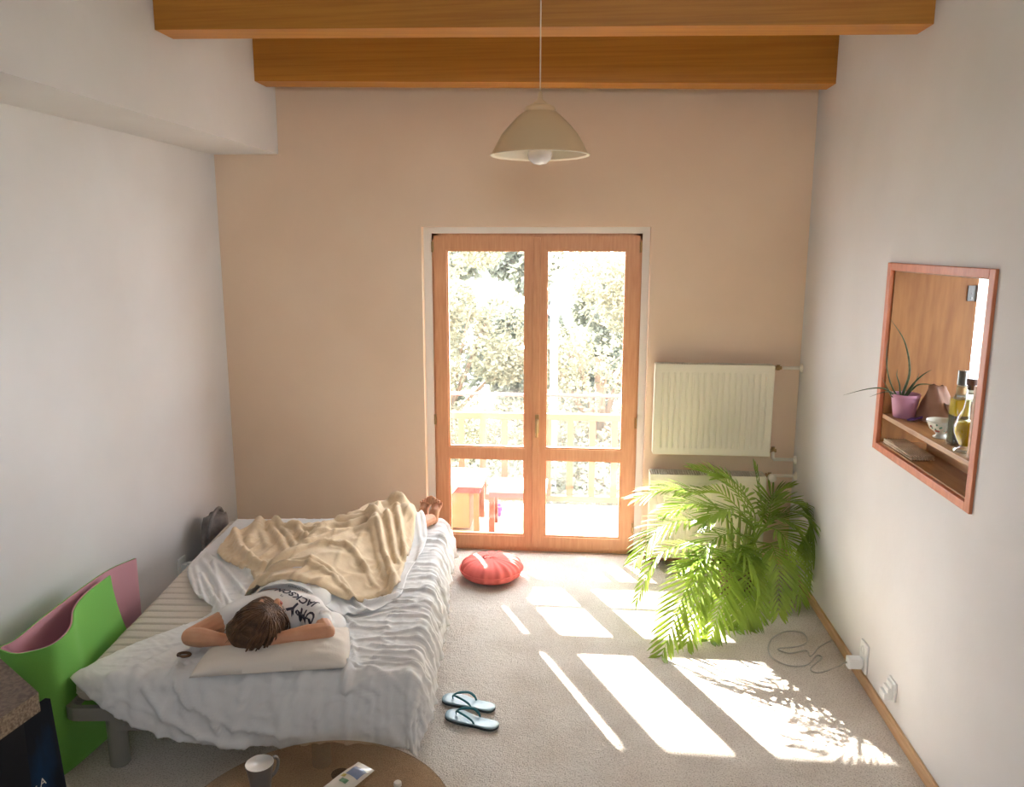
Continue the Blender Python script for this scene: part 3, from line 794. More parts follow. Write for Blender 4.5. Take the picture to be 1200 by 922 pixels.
def cloth_edge(G, hf, off, name, m, thick, drop):
    """cloth whose rim curls down to what lies beneath"""
    b = new(); g = []; nj, ni = len(G), len(G[0])
    for j, row in enumerate(G):
        r_ = []
        for i, (u, v) in enumerate(row):
            e = min(i, ni-1-i, j, nj-1-j)
            k = 0 if e > 2 else (drop*(1, .45, .12)[e])
            p = drape(u, v, max(hf(u, v)-k, .004), off); r_.append(b.verts.new(BM @ p))
        g.append(r_)
    for j in range(nj-1):
        for i in range(ni-1): b.faces.new((g[j][i], g[j][i+1], g[j+1][i+1], g[j+1][i]))
    o = obj(name, b, m, smooth=True, recalc=False); solid(o, thick, 1); return o
tag(cloth_edge(G, blanket_h, .008, 'blanket', M['blanket'], .006, .02), 'beige fleece blanket heaped in folds over the sleeping person', 'blanket')

# ---- pillow
def pillow():
    b = new(); n, k = 60, 36; q = [((232, 797), .44), ((407, 779), .44), ((392, 738), .46), ((262, 757), .46)]
    c0 = [V((.49, -.032, 0)), V((1.105, .035, 0)), V((1.05, .36, 0)), V((.53, .32, 0))]
    for side in (1, -1):
        g = []
        for j in range(k+1):
            t_ = j/k; row = []
            for i in range(n+1):
                s_ = i/n
                p = (c0[0]*(1-s_)+c0[1]*s_)*(1-t_)+(c0[3]*(1-s_)+c0[2]*s_)*t_
                e = (4*s_*(1-s_))**.38*(4*t_*(1-t_))**.42
                # waist the sides a little
                p.y += .018*(1-(4*s_*(1-s_)))*(.5-t_)*-1; p.x += .02*(.5-s_)*(4*t_*(1-t_))*-1
                z = BZ+.030+(.074*e if side > 0 else -.018*e)
                if side > 0:
                    dh = (s_-.48)/.22, (t_-.75)/.42
                    z -= .024*exp(-dh[0]**2-dh[1]**2)
                    z += .010*abs(N2(p.x*9, p.y*20, 4))*e + .004*N2(p.x*26, p.y*30)*e
                row.append(b.verts.new(BM @ V((p.x, p.y, z))))
            g.append(row)
        for j in range(k):
            for i in range(n):
                f = (g[j][i], g[j][i+1], g[j+1][i+1], g[j+1][i]); b.faces.new(f if side > 0 else f[::-1])
    bmesh.ops.remove_doubles(b, verts=b.verts, dist=.0006)
    return b
tag(obj('pillow', pillow(), M['pillow'], smooth=True), 'flat off white pillow under the head of the sleeping person', 'pillow')

# ------------------------------------------------------------------ person
def hf(u, v, z): return BM @ V((u, v, z))      # bed coords -> world
ps = thing('person', 'person lying on their back in a white printed t-shirt with both hands behind the head', 'person', hf(.85, 1.0, BZ), BA)
hc = hf(.708, .196, .566)                     # head centre
b = new()
HR = Matrix.Rotation(BA-.32, 3, 'Z') @ Matrix.Rotation(radians(34), 3, 'Y')
def hd(x, y, z): return hc + HR @ V((x, y, z))     # head frame: +y towards the chin/feet, +z face up
ell(b, hd(0, 0, 0), (.076, .098, .090), HR)
ell(b, hd(0, .045, .012), (.064, .075, .070), HR)
ell(b, hd(0, .095, -.004), (.042, .036, .044), HR)          # chin / jaw
ell(b, hd(0, .02, .075), (.058, .045, .018), HR)            # forehead
for sx in (-1, 1):
    ell(b, hd(.040*sx, .062, .052), (.020, .024, .018), HR)   # cheeks
    ell(b, hd(.030*sx, .022, .079), (.016, .009, .008), HR)   # brow
    ell(b, hd(.029*sx, .038, .074), (.014, .010, .008), HR)   # eyelids
    ell(b, hd(.075*sx, .025, -.005), (.010, .024, .018), HR, 12)  # ears
capsule(b, hd(0, .030, .082), hd(0, .058, .098), .008, .012, 10)   # nose
ell(b, hd(-.009, .062, .088), (.008, .008, .007), HR, 10); ell(b, hd(.009, .062, .088), (.008, .008, .007), HR, 10)
ell(b, hd(0, .084, .072), (.022, .006, .010), HR, 12); ell(b, hd(0, .093, .068), (.019, .006, .010), HR, 12)
nk = hf(.715, .275, .525)
chain(b, [hd(0, .06, -.03), nk, hf(.735, .36, .525)], [.048, .050, .06])
# torso
for u, v, z, ru, rv, rz in ((.74, .42, .525, .165, .12, .088), (.76, .54, .52, .145, .15, .088), (.78, .70, .515, .13, .15, .082), (.81, .86, .512, .13, .14, .080), (.86, 1.02, .515, .155, .13, .088)):
    ell(b, hf(u, v, z), (ru, rv, rz), Matrix.Rotation(BA-.14, 3, 'Z'))
# arms: shoulder - elbow - wrist, hands tucked under the head
def arm(sh, el, wr, hand, sx):
    chain(b, [hf(*sh), hf(*[(a+c)/2 for a, c in zip(sh, el)]), hf(*el)], [.056, .047, .039])
    chain(b, [hf(*el), hf(*[a*.6+c*.4 for a, c in zip(el, wr)]), hf(*wr)], [.039, .041, .027])
    chain(b, [hf(*wr), hf(*hand)], [.027, .03])
    for k in range(5):
        o_ = (k-2)*.017
        tip = V(hand)+V((-sx*(.075-.006*abs(k-2)), o_*1.2, -.004)); mid_ = V(hand)+V((-sx*.04, o_, .006))
        chain(b, [hf(*hand), hf(*mid_), hf(*tip)], [.012, .0095, .008], 8)
arm((.585, .37, .535), (.410, .205, .500), (.555, .135, .525), (.64, .15, .500), -1)
arm((.895, .35, .535), (.985, .205, .520), (.81, .140, .525), (.76, .130, .505), 1)
# legs
chain(b, [hf(.80, 1.05, .505), hf(.90, 1.26, .51), hf(.98, 1.42, .525), hf(1.08, 1.58, .49), hf(1.225, 1.76, .475)], [.085, .07, .055, .052, .035])
chain(b, [hf(.93, 1.05, .505), hf(1.02, 1.24, .51), hf(1.10, 1.40, .515), hf(1.18, 1.54, .485), hf(1.30, 1.74, .475)], [.085, .07, .055, .052, .035])
def foot(hx, hv, tx, tv, tz, spread):
    heel = V((hx, hv, .462)); ball = V((tx, tv, tz-.040)); side = V((1, -.25, 0)).normalized(); mid_ = heel*.45+ball*.55+V((-.003, -.012, 0))
    chain(b, [hf(*heel), hf(*mid_), hf(*(ball+V((0, 0, -.012))))], [.033, .030, .026])
    for s_ in (-.020, .0, .018): chain(b, [hf(*(heel*.55+ball*.45)), hf(*(ball+side*s_+V((0, 0, -.006))))], [.024, .0175], 10)
    for k in range(5):
        w = (k-2)*.0148*spread; L = (.040, .040, .034, .028, .021)[k]; r_ = (.0112, .0078, .0074, .0070, .0066)[k]
        base = ball+side*w+V((0, 0, .006-.004*k)); tip = base+side*(.003*(k-2)*spread*.6)+V((0, -.002, L)); chain(b, [hf(*base), hf(*(base*.5+tip*.5+V((0, -.004, 0)))), hf(*tip)], [r_, r_*.82, r_*.98], 8)
foot(1.245, 1.80, 1.262, 1.865, .575, -1)
foot(1.315, 1.775, 1.335, 1.835, .580, 1)
body = obj('body', b, M['skin'], ps, smooth=True); remesh(body, .0030, 2)
b = new(); ell(b, hd(0, .084, .079), (.020, .0045, .005), HR, 14); ell(b, hd(0, .092, .076), (.017, .0048, .005), HR, 14)
lps = obj('lips', b, M['lips'], ps, smooth=True)
for sx in (-1, 1):
    b = new(); tube(b, [hd(sx*(.016+.026*k/5), .017-.004*sin(pi*k/5), .087-.012*(k/5)**2) for k in range(6)], [.002, .003, .003, .003, .002, .001], 6)
    obj('eyebrow', b, M['hair'], ps)
    b = new(); tube(b, [hd(sx*(.018+.022*k/5), .046+.003*sin(pi*k/5), .080-.009*(k/5)**2) for k in range(6)], .0012, 5)
    obj('eyelashes', b, M['hair'], ps)
# hair: cap plus many locks combed from a parting to the pillow
b = new()
ell(b, hd(0, -.014, -.004), (.088, .104, .096), HR)
ell(b, hd(.0, -.075, -.035), (.095, .055, .060), HR); ell(b, hd(-.045, -.02, -.045), (.055, .075, .05), HR); ell(b, hd(.05, -.02, -.04), (.055, .075, .05), HR)
# carve the face clear: remove verts on the face side
bmesh.ops.delete(b, geom=[v for v in b.verts if (lambda p: p.y > .035-.45*max(0, p.z) + (0 if abs(p.x) < .06 else .05) and p.z > -.03)(HR.transposed() @ (v.co-hc))], context='VERTS')
random.seed(11)
for i in range(330):
    a = random.uniform(-1, 1); front_ = random.uniform(-.02, .052)
    x0 = .012+a*.012; s_ = 1 if random.random() < .5 else -1
    fan = random.uniform(-.35, 1.25)      # 0: straight to the side, 1: backwards over the crown
    pts = []; n = 9; L = random.uniform(.85, 1.15)
    for k in range(n):
        th = k/(n-1)*2.0*L
        # move over an ellipsoid from the parting
        dirx = s_*cos(fan); diry = -sin(fan)
        px_ = x0+dirx*sin(min(th, 1.75))*.096; py_ = (front_-.01)+diry*sin(min(th, 1.75))*.115-(.010*k/n)
        pz_ = cos(min(th, 1.75))*.100-.004
        if th > 1.75: px_ += dirx*.03*(th-1.75); pz_ -= (th-1.75)*.10
        w = .004*N2(i*.7, k*.5)
        q_ = hd(px_+w, py_+w*.8, pz_+.002*random.random())
        q_.z = max(q_.z, .485)
        pts.append(q_)
    r0 = random.uniform(.003, .0055)
    tube(b, pts, [r0*x for x in (.5, .9, 1, 1, 1, 1, .9, .7, .25)], 5, flat=.5)
for i in range(26):        # fringe strands crossing the cheek
    a = random.uniform(-.06, .06)
    pts = [hd(.01+a*.2, .03, .088), hd(.045+a*.4, .045+.01*random.random(), .070+.004*random.random()), hd(.072+a*.2, .05+a*.4, .028), hd(.088, .035+a*.5, -.02)]
    tube(b, polyline(pts, 9), [.0022]*8+[.0006], 5)
obj('hair', b, M['hair'], ps, smooth=True, recalc=False)
def shirt_top(u, v):
    best = BZ+.03
    for cu_, cv_, z, ru, rv, rz in ((.745, .385, .522, .190, .115, .100), (.765, .52, .520, .180, .17, .104), (.79, .70, .512, .172, .16, .100)):
        a = -.14; x = (u-cu_)*cos(a)+(v-cv_)*sin(a); y = -(u-cu_)*sin(a)+(v-cv_)*cos(a); q_ = 1-(x/ru)**2-(y/rv)**2
        if q_ > 0: best = max(best, z+rz*sqrt(q_))
    for x0_, y0_, x1_, y1_, z, r_ in ((.875, .375, .95, .262, .526, .064), (.60, .385, .535, .32, .526, .066)):
        dx, dy = x1_-x0_, y1_-y0_; t_ = max(0, min(1, ((u-x0_)*dx+(v-y0_)*dy)/(dx*dx+dy*dy))); d2 = (u-x0_-dx*t_)**2+(v-y0_-dy*t_)**2
        if d2 < r_*r_: best = max(best, z+sqrt(r_*r_-d2))
    return best
# t-shirt: loose lofted body + sleeves, voxel-joined
b = new()
for u, v, z, ru, rv, rz in ((.745, .385, .522, .190, .115, .100), (.765, .52, .520, .180, .17, .104), (.79, .70, .512, .172, .16, .100)):
    ell(b, hf(u, v, z), (ru, rv, rz), Matrix.Rotation(BA-.14, 3, 'Z'), 32)
chain(b, [hf(.60, .385, .53), hf(.535, .32, .522)], [.070, .062], 16)
chain(b, [hf(.875, .375, .53), hf(.925, .30, .525), hf(.950, .262, .522)], [.072, .064, .054], 16)
ell(b, hf(.95, .37, .465), (.09, .12, .040), Matrix.Rotation(.3, 3, 'Z'))
rs = random.Random(5)
for pts_, r_ in (([(.87, .29), (.92, .36), (.93, .45)], .006), ([(.91, .27), (.97, .34), (.99, .43)], .011),
                 ([(.62, .33), (.62, .40), (.64, .5)], .009), ([(.95, .25), (.985, .32), (1.0, .40)], .010)):
    tube(b, [hf(p.x, p.y, shirt_top(p.x, p.y)-r_*.45) for p in polyline([(x_, y_, 0) for x_, y_ in pts_], 10)], [r_*q_ for q_ in (.3, .7, 1, 1, 1, 1, 1, 1, .7, .3)], 8)
for v in b.verts:
    v.co.z = max(v.co.z, BZ+.012)
shirt = obj('shirt', b, M['shirt'], ps, smooth=True); remesh(shirt, .006, 12)
# print on the chest
def chest_z(u, v):
    best = .45
    for cu, cv, z, ru, rv, rz in ((.745, .385, .522, .190, .115, .100), (.765, .52, .520, .180, .17, .104), (.79, .70, .512, .172, .16, .100)):
        a = -.14; du, dv = u-cu, v-cv; x = du*cos(a)+dv*sin(a); y = -du*sin(a)+dv*cos(a)
        q_ = 1-(x/ru)**2-(y/rv)**2
        if q_ > 0: best = max(best, z+rz*sqrt(q_))
    return best
PZ = .617
from mathutils.bvhtree import BVHTree
SBVH = BVHTree.FromObject(shirt, bpy.context.evaluated_depsgraph_get()); PINV = W[ps.name].inverted()
def put_text(s, q0, q1, size, sh=0.0, fat=0.0, sy=1.0):
    A0 = V((*pb(q0, PZ), 0)); A1 = V((*pb(q1, PZ), 0)); ctr = (A0+A1)/2; X = (A1-A0).normalized(); Y = V((-X.y, X.x, 0))
    c = bpy.data.curves.new('t', 'FONT'); c.body = s; c.size = size; c.offset = fat; c.align_x = 'CENTER'; c.align_y = 'CENTER'; c.resolution_u = 3
    o = bpy.data.objects.new('t', c); COL.objects.link(o)
    dg = bpy.context.evaluated_depsgraph_get(); dg.update(); me = bpy.data.meshes.new_from_object(o.evaluated_get(dg))
    tb = bmesh.new(); tb.from_mesh(me); bmesh.ops.triangulate(tb, faces=tb.faces)
    for _ in range(2):
        lg = [e for e in tb.edges if e.calc_length() > .008]
        if lg: bmesh.ops.subdivide_edges(tb, edges=lg, cuts=1)
    tb.to_mesh(me); tb.free()
    for v in me.vertices:
        pp_ = ctr+X*(v.co.x+sh*v.co.y)+Y*v.co.y*sy; u, w = pp_.x, pp_.y
        wp = hf(u, w, .9); lp_ = PINV @ wp; hit = None
        for jx, jy in ((.0001, .00017), (-.0003, .0002), (.0004, -.0003), (-.0006, -.0007), (.001, .0011)):
            hit = SBVH.ray_cast(lp_+V((jx, jy, 0)), V((0, 0, -1)))[0]
            if hit is not None and (W[ps.name] @ hit).z > .52: break
        if hit is None: hit = SBVH.find_nearest(PINV @ V((wp.x, wp.y, PZ)))[0]
        v.co = wp if hit is None else V((wp.x, wp.y, (W[ps.name] @ hit).z+.0022))
    bpy.data.objects.remove(o); bpy.data.curves.remove(c)
    q_ = bmesh.new(); q_.from_mesh(me); obj('shirt_print', q_, M['ink'], shirt, recalc=False)
put_text('ORY', (364, 711), (343, 703), .072, fat=.001)
put_text('JACKSON', (374, 703), (320, 690), .050, fat=.0016)
put_text('TAE', (335, 706), (329, 704), .015); put_text('ML', (333, 699), (327, 697), .016)
put_text('STATEMENTS', (364, 689), (334, 686), .016)
b = new()
c_ = hf(.405, .135, .452)
tube(b, [c_+V((.026*cos(a*pi/8), .016*sin(a*pi/8), .004)) for a in range(17)], .006, 8)
tag(rebase(obj('hair_band', b, M['hair'], smooth=True), c_), 'dark brown hair band on the sheet beside the elbow nearer the foam mat', 'hair band')

# ------------------------------------------------------------------ foam mat
def mat_roll():
    o1 = [onz(q, .6) for q in ((131, 671), (128, 674), (101, 695), (87, 713), (82.5, 735), (61, 755), (24, 765), (5, 762))]
    bk = [onz(q, .6) for q in ((20, 748), (61, 715), (122, 671))] + [onz((150, 664), .6)]
    front_ = [(p.x, p.y) for p in o1][1:]
    pts = [V((x, y, 0)) for x, y in front_] + [V((-2.232, 2.70, 0))] + [V((p.x, p.y, 0)) for p in bk]
    pts[-1] = V((-2.20, 3.60, 0))
    low = [V((x, y, 0)) for x, y in ((-2.03, 3.40), (-2.03, 3.22), (-2.045, 3.08), (-2.06, 2.92), (-2.08, 2.78), (-2.13, 2.69), (-2.20, 2.68), (-2.232, 2.72))] + pts[8:]
    P_ = polyline(pts, 90); Q_ = polyline(low, 90); LV = [i/8 for i in range(9)]
    def layer(off, th):
        b = new(); rr = []
        for i in range(90):
            ring = []
            for s_, lv in ((off, LV), (off+th, LV[::-1])):
                for l_ in lv:
                    k = (1-l_)**1.6; f = lambda n_: P_[n_].lerp(Q_[n_], k)
                    p = f(i); tdir = (f(min(i+1, 89))-f(max(i-1, 0))).normalized(); nn = V((tdir.y, -tdir.x, 0))
                    ring.append(b.verts.new((p.x+nn.x*s_, p.y+nn.y*s_, .004+.596*l_)))
            rr.append(ring)
        m_ = len(rr[0])
        for i in range(89):
            for k in range(m_): b.faces.new((rr[i][k], rr[i][(k+1) % m_], rr[i+1][(k+1) % m_], rr[i+1][k]))
        for r_, rev in ((rr[0], True), (rr[-1], False)):
            for k in range(8):
                q_ = (r_[k], r_[k+1], r_[m_-2-k], r_[m_-1-k]); b.faces.new(q_[::-1] if rev else q_)
        return b
    return layer
ml = mat_roll()
fm = thing('exercise_mat', 'thick two layer foam mat, green outside and pink inside, folded upright beside the bed', 'mat', (-2.15, 2.95, 0))
# probe orientation: outside must be the larger side
auto(obj('outer_layer', ml(-.006, .0058), M['green'], fm), 50)
auto(obj('inner_layer', ml(0, .006), M['pink'], fm), 50)

# ------------------------------------------------------------------ bag behind the bed
b = new()
bc = V((-2.30, 4.66, .0))
def bagpt(a, t_):
    r_ = (.085+.02*sin(a*3+1)*t_)*(1-.45*t_**3); 
    return V((bc.x+r_*.9*cos(a)+.01*sin(t_*7+a), bc.y+(r_*1.9)*sin(a)+.02*t_, .01+.44*t_+.006*sin(a*5+t_*6)))
g = [[b.verts.new(bagpt(2*pi*k/36, j/20)) for k in range(36)] for j in range(21)]
for j in range(20):
    for k in range(36): b.faces.new((g[j][k], g[j][(k+1) % 36], g[j+1][(k+1) % 36], g[j+1][k]))
b.faces.new(g[0][::-1]); b.faces.new(g[-1])
bg = thing('bag', 'crumpled grey bag squeezed between the far end of the bed and the left wall', 'bag', bc)
obj('bag_body', b, M['bag'], bg, smooth=True)
b = new(); tube(b, polyline([bc+V((.01, -.12, .34)), bc+V((.02, -.08, .45)), bc+V((.02, .03, .49)), bc+V((.01, .10, .44))], 24), .012, 8); obj('handle', b, M['bag'], bg, smooth=True)

# ------------------------------------------------------------------ floor cushion
pc = onz((576, 669), .04); 
cu = thing('floor_cushion', 'round red floor cushion on the carpet in front of the balcony door', 'cushion', (pc.x, pc.y, 0))
b = new(); NR = 96; prof = [(.0001, .135), (.05, .134), (.10, .131), (.14, .125), (.17, .113), (.195, .092), (.205, .068), (.2, .042), (.178, .018), (.14, .004), (.0001, .002)]
g = []
for r_, z_ in prof:
    ring = []
    for k in range(NR):
        a = 2*pi*k/NR; pl = max(0, (r_-.06)/.14); edge = 1 if z_ > .03 else .3
        w = (.0045*sin(a*26+2*sin(a*3))+.004*sin(a*15+1))*pl**1.5*edge
        ring.append(b.verts.new((pc.x+(r_+w)*cos(a), pc.y+(r_+w)*sin(a), z_+w*1.0*(1 if z_ > .1 else .4)+.003*sin(a*2+1)*(z_ > .1))))
    g.append(ring)
for j in range(len(prof)-1):
    for k in range(NR): b.faces.new((g[j][k], g[j][(k+1) % NR], g[j+1][(k+1) % NR], g[j+1][k]))
bmesh.ops.remove_doubles(b, verts=b.verts, dist=.0004)
ccv = subsurf(obj('cushion_cover', b, M['red'], cu, smooth=True), 1)
b = new(); tube(b, [(pc.x+.207*cos(2*pi*k/60), pc.y+.207*sin(2*pi*k/60), .068) for k in range(61)], .0035, 6, caps=False); obj('piping', b, M['red'], ccv, smooth=True)

# ------------------------------------------------------------------ flip flops
def flipflop(toe, heel, side, label):
    T = onz(toe, .0); Hh = onz(heel, .0); ax = (Hh-T); L = ax.length; ang = math.atan2(ax.y, ax.x)
    o = thing('flip_flop', label, 'flip flop', ((T+Hh)/2).to_tuple(), ang, 'pair of flip flops')
    mx = W[o.name]; w = [(.0, .0), (.03, .55), (.10, .86), (.22, 1.0), (.36, .95), (.52, .72), (.66, .66), (.82, .72), (.93, .62), (.98, .4), (1, 0)]
    pts = polyline([V((a*L-L/2, h*.048, 0)) for a, h in w], 40); pts2 = polyline([V((a*L-L/2, -h*.048*(.9 if .1 < a < .5 else 1), 0)) for a, h in w], 40)
    outl = [p for p in pts] + [p for p in pts2[::-1][1:-1]]
    outl = [V((p.x, p.y*(1)+side*.006*sin((p.x/L+.5)*pi), 0)) for p in outl]
    b = new(); n = len(outl)
    def ring(s_, z_): return [b.verts.new(mx @ V((p.x*s_, p.y*s_, z_+.004*(abs(p.x/L*2)**3)))) for p in outl]
    rs = [ring(.96, .001), ring(1, .004), ring(1, .013)]
    for j in range(2):
        for k in range(n): b.faces.new((rs[j][k], rs[j][(k+1) % n], rs[j+1][(k+1) % n], rs[j+1][k]))
    b.faces.new(rs[0][::-1]); b.faces.new(rs[2]); auto(obj('sole', b, M['flipedge'], o), 40)
    b = new(); rs = [ring(.995, .0132), ring(.995, .017), ring(.96, .019), ring(.8, .0178)]
    for j in range(3):
        for k in range(n): b.faces.new((rs[j][k], rs[j][(k+1) % n], rs[j+1][(k+1) % n], rs[j+1][k]))
    b.faces.new(rs[0][::-1]); b.faces.new(rs[3]); obj('footbed', b, M['flip'], o, smooth=True)
    for s_ in (1, -1):
        b = new(); tube(b, [mx @ p for p in polyline([V((-L*.30, 0, .018)), V((-L*.30, .001*s_, .034)), V((-L*.22, s_*.016, .046)), V((-L*.05, s_*.034, .048)), V((L*.06, s_*.034, .034)), V((L*.10, s_*.031, .017))], 20)], [.0035]*3+[.005]*5+[.0065]*8+[.005]*4, 8, flat=.6)
        obj('strap', b, M['teal'], o, smooth=True)
flipflop((519, 820), (580, 834), 1, 'blue grey flip flop with teal straps, the one nearer the balcony door')
flipflop((523, 838), (584, 855), -1, 'blue grey flip flop with teal straps, the one nearer the glass table')

# ------------------------------------------------------------------ glass table, mug, packet
TZ = .38; TC = V((-.80, 2.108, 0))
tb = thing('glass_table', 'round smoked glass side table in the foreground', 'table', TC)
b = new(); lathe(b, [(.0001, TZ-.008), (.441, TZ-.008), (.445, TZ-.006), (.445, TZ-.002), (.442, TZ), (.0001, TZ)], c=TC, seg=96); auto(obj('table_top', b, M['tableglass'], tb), 30)
for a in (60, 180, 300):
    e = TC+V((.27*cos(radians(a+28)), .27*sin(radians(a+28)), 0))
    b = new(); tube(b, [e+V((0, 0, .003)), e+V((0, 0, TZ-.012))], .016, 16); lathe(b, [(.03, TZ-.012), (.03, TZ-.0085)], c=e, seg=20); obj('leg', b, M['dark'], tb)
mr = onz((304, 894), TZ+.105)
mg = thing('mug', 'grey mug with white inside on the glass table', 'mug', (mr.x, mr.y, TZ))
b = new(); lathe(b, [(.028, 0), (.031, .003), (.0345, .04), (.0405, .08), (.0455, .105)], c=(mr.x, mr.y, TZ), seg=40)
bmesh.ops.delete(b, geom=[f for f in b.faces if len(f.verts) > 4 and f.calc_center_median().z > TZ+.05], context='FACES')
obj('cup_body', b, M['mugout'], mg, smooth=True, recalc=False)
b = new(); lathe(b, [(.0001, .006), (.028, .007), (.032, .04), (.038, .08), (.0430, .104), (.0445, .1062), (.0455, .105)], c=(mr.x, mr.y, TZ), seg=40); obj('cup_lining', b, M['mugin'], mg, smooth=True)
hdir = V((.55, .83, 0)); b = new()
tube(b, [V((mr.x, mr.y, TZ))+hdir*r_+V((0, 0, z_)) for r_, z_ in [(p.x, p.y) for p in polyline([(.042, .093, 0), (.060, .095, 0), (.070, .075, 0), (.062, .045, 0), (.036, .030, 0)], 18)]], .0055, 8)
obj('handle', b, M['mugout'], mg, smooth=True)
pk = [onz(q, TZ) for q in ((345, 948), (420, 893), (439, 903), (372, 958))]
pkc = sum(pk, V())/4
pko = thing('wipes_packet', 'small white plastic packet with blue print on the glass table', 'packet', pkc)
b = new(); n = 14
for side in (1, 0):
    g = []
    for j in range(n+1):
        row = []
        for i in range(n+1):
            s_, t_ = i/n, j/n; p = (pk[0]*(1-s_)+pk[1]*s_)*(1-t_)+(pk[3]*(1-s_)+pk[2]*s_)*t_
            e = (4*t_*(1-t_))**.5*min(1, 6*min(s_, 1-s_)); z_ = TZ+.001+(.016*e+.002*N2(s_*9, t_*6) if side else 0)
            row.append(b.verts.new((p.x, p.y, max(z_, TZ+.001)+.0008*side)))
        g.append(row)
    for j in range(n):
        for i in range(n):
            f = (g[j][i], g[j][i+1], g[j+1][i+1], g[j+1][i]); b.faces.new(f)
obj('wrapper', b, M['packet'], pko, smooth=True)
def pkp(s_, t_):
    p = (pk[0]*(1-s_)+pk[1]*s_)*(1-t_)+(pk[3]*(1-s_)+pk[2]*s_)*t_; e = (4*t_*(1-t_))**.5*min(1, 6*min(s_, 1-s_)); return V((p.x, p.y, TZ+.0035+.0165*e+.002*N2(s_*9, t_*6)))
def patch(name, s0, s1, t0, t1, m):
    b = new(); k = 8; g = [[b.verts.new(pkp(s0+(s1-s0)*i/k, t0+(t1-t0)*j/k)) for i in range(k+1)] for j in range(k+1)]
    for j in range(k):
        for i in range(k): b.faces.new((g[j][i], g[j][i+1], g[j+1][i+1], g[j+1][i]))
    obj(name, b, m, pko, smooth=True)
patch('blue_print', .70, .88, .30, .92, M['blueprint']); patch('yellow_print', .64, .69, .22, .42, M['yellow']); patch('green_print', .55, .62, .4, .75, M['greenprint'])
cp = onz((466, 920), TZ)
b = new(); lathe(b, [(.013, 0), (.013, .010), (.011, .013), (.0001, .013)], c=(cp.x, cp.y, TZ), seg=24); tag(rebase(obj('bottle_cap', b, M['packet'], smooth=False), (cp.x, cp.y, TZ)), 'small pale bottle cap on the glass table right of the packet', 'cap')

# ------------------------------------------------------------------ cabinet and canvas at lower left
CZ = .86
c0 = onz((45, 811), CZ); a0 = onz((0, 771), CZ); b0 = onz((0, 842), CZ)
ea = (a0-c0).normalized(); eb = (b0-c0).normalized()
cb = thing('cabinet', 'low cabinet with a thick speckled chipboard top at the lower left', 'cabinet', (c0+ea*.1+eb*.1)*1.0-V((0, 0, CZ)))
A_ = c0+ea*.30; B_ = c0+eb*.55; C_ = c0+ea*.30+eb*.55
b = new(); prism(b, [c0, A_, C_, B_], CZ-.06, CZ); ct = obj('chipboard_top', b, [M['chip'], M['chipedge']], cb)
for p in ct.data.polygons:
    if abs(p.normal.z) < .5: p.material_index = 1
i0 = c0+ea*.03+eb*.05
b = new(); prism(b, [i0, i0+ea*.24, i0+ea*.24+eb*.47, i0+eb*.47], .0, CZ-.0605); obj('carcass', b, M['dark'], cb)
# canvas leaning in front
cv = thing('painting_canvas', 'dark blue painted canvas leaning against the cabinet below the chipboard top', 'painting', (0, 0, 0))
e0 = onz((52, 814), CZ-.065); nrm_ = V((eb.y, -eb.x, 0)); 
if nrm_.dot(V((0, -1, 0))) < 0: nrm_ = -nrm_
lo = V((e0.x, e0.y, 0))+nrm_*.06
def cvp(s_, t_, d_): # s along eb, t up
    base = lo+eb*s_; top = V((e0.x, e0.y, CZ-.075))+eb*s_+nrm_*.002
    return base*(1-t_)+top*t_+nrm_*d_
b = new(); v8 = [b.verts.new(cvp(s_, t_, d_)) for d_ in (0, .018) for s_, t_ in ((0, 0), (.5, 0), (.5, 1), (0, 1))]
for f in ((0, 1, 2, 3), (7, 6, 5, 4), (0, 4, 5, 1), (1, 5, 6, 2), (2, 6, 7, 3), (3, 7, 4, 0)): b.faces.new([v8[k] for k in f])
M['canvas'] = mat('canvas_paint', srgb(8, 12, 22), .7, spec=.15, var=srgb(6, 40, 68), vscale=7, stretch=(1, 1, .35), ramp=(.38, .52))
obj('canvas_panel', b, M['canvas'], cv)
def flat_text(s, size, org, ex, ey, parent, m, name):
    c = bpy.data.curves.new('t', 'FONT'); c.body = s; c.size = size; o = bpy.data.objects.new('t', c); COL.objects.link(o)
    dg = bpy.context.evaluated_depsgraph_get(); dg.update(); me = bpy.data.meshes.new_from_object(o.evaluated_get(dg)); q = bmesh.new(); q.from_mesh(me)
    for v in q.verts: v.co = org+ex*v.co.x+ey*v.co.y
    bpy.data.objects.remove(o); return obj(name, q, m, parent, recalc=False)
ex = -eb; ey = (cvp(0, 1, 0)-cvp(0, 0, 0)).normalized()
flat_text('r A', .035, cvp(.115, .70, .0195), ex, ey, cv, M['packet'], 'lettering')

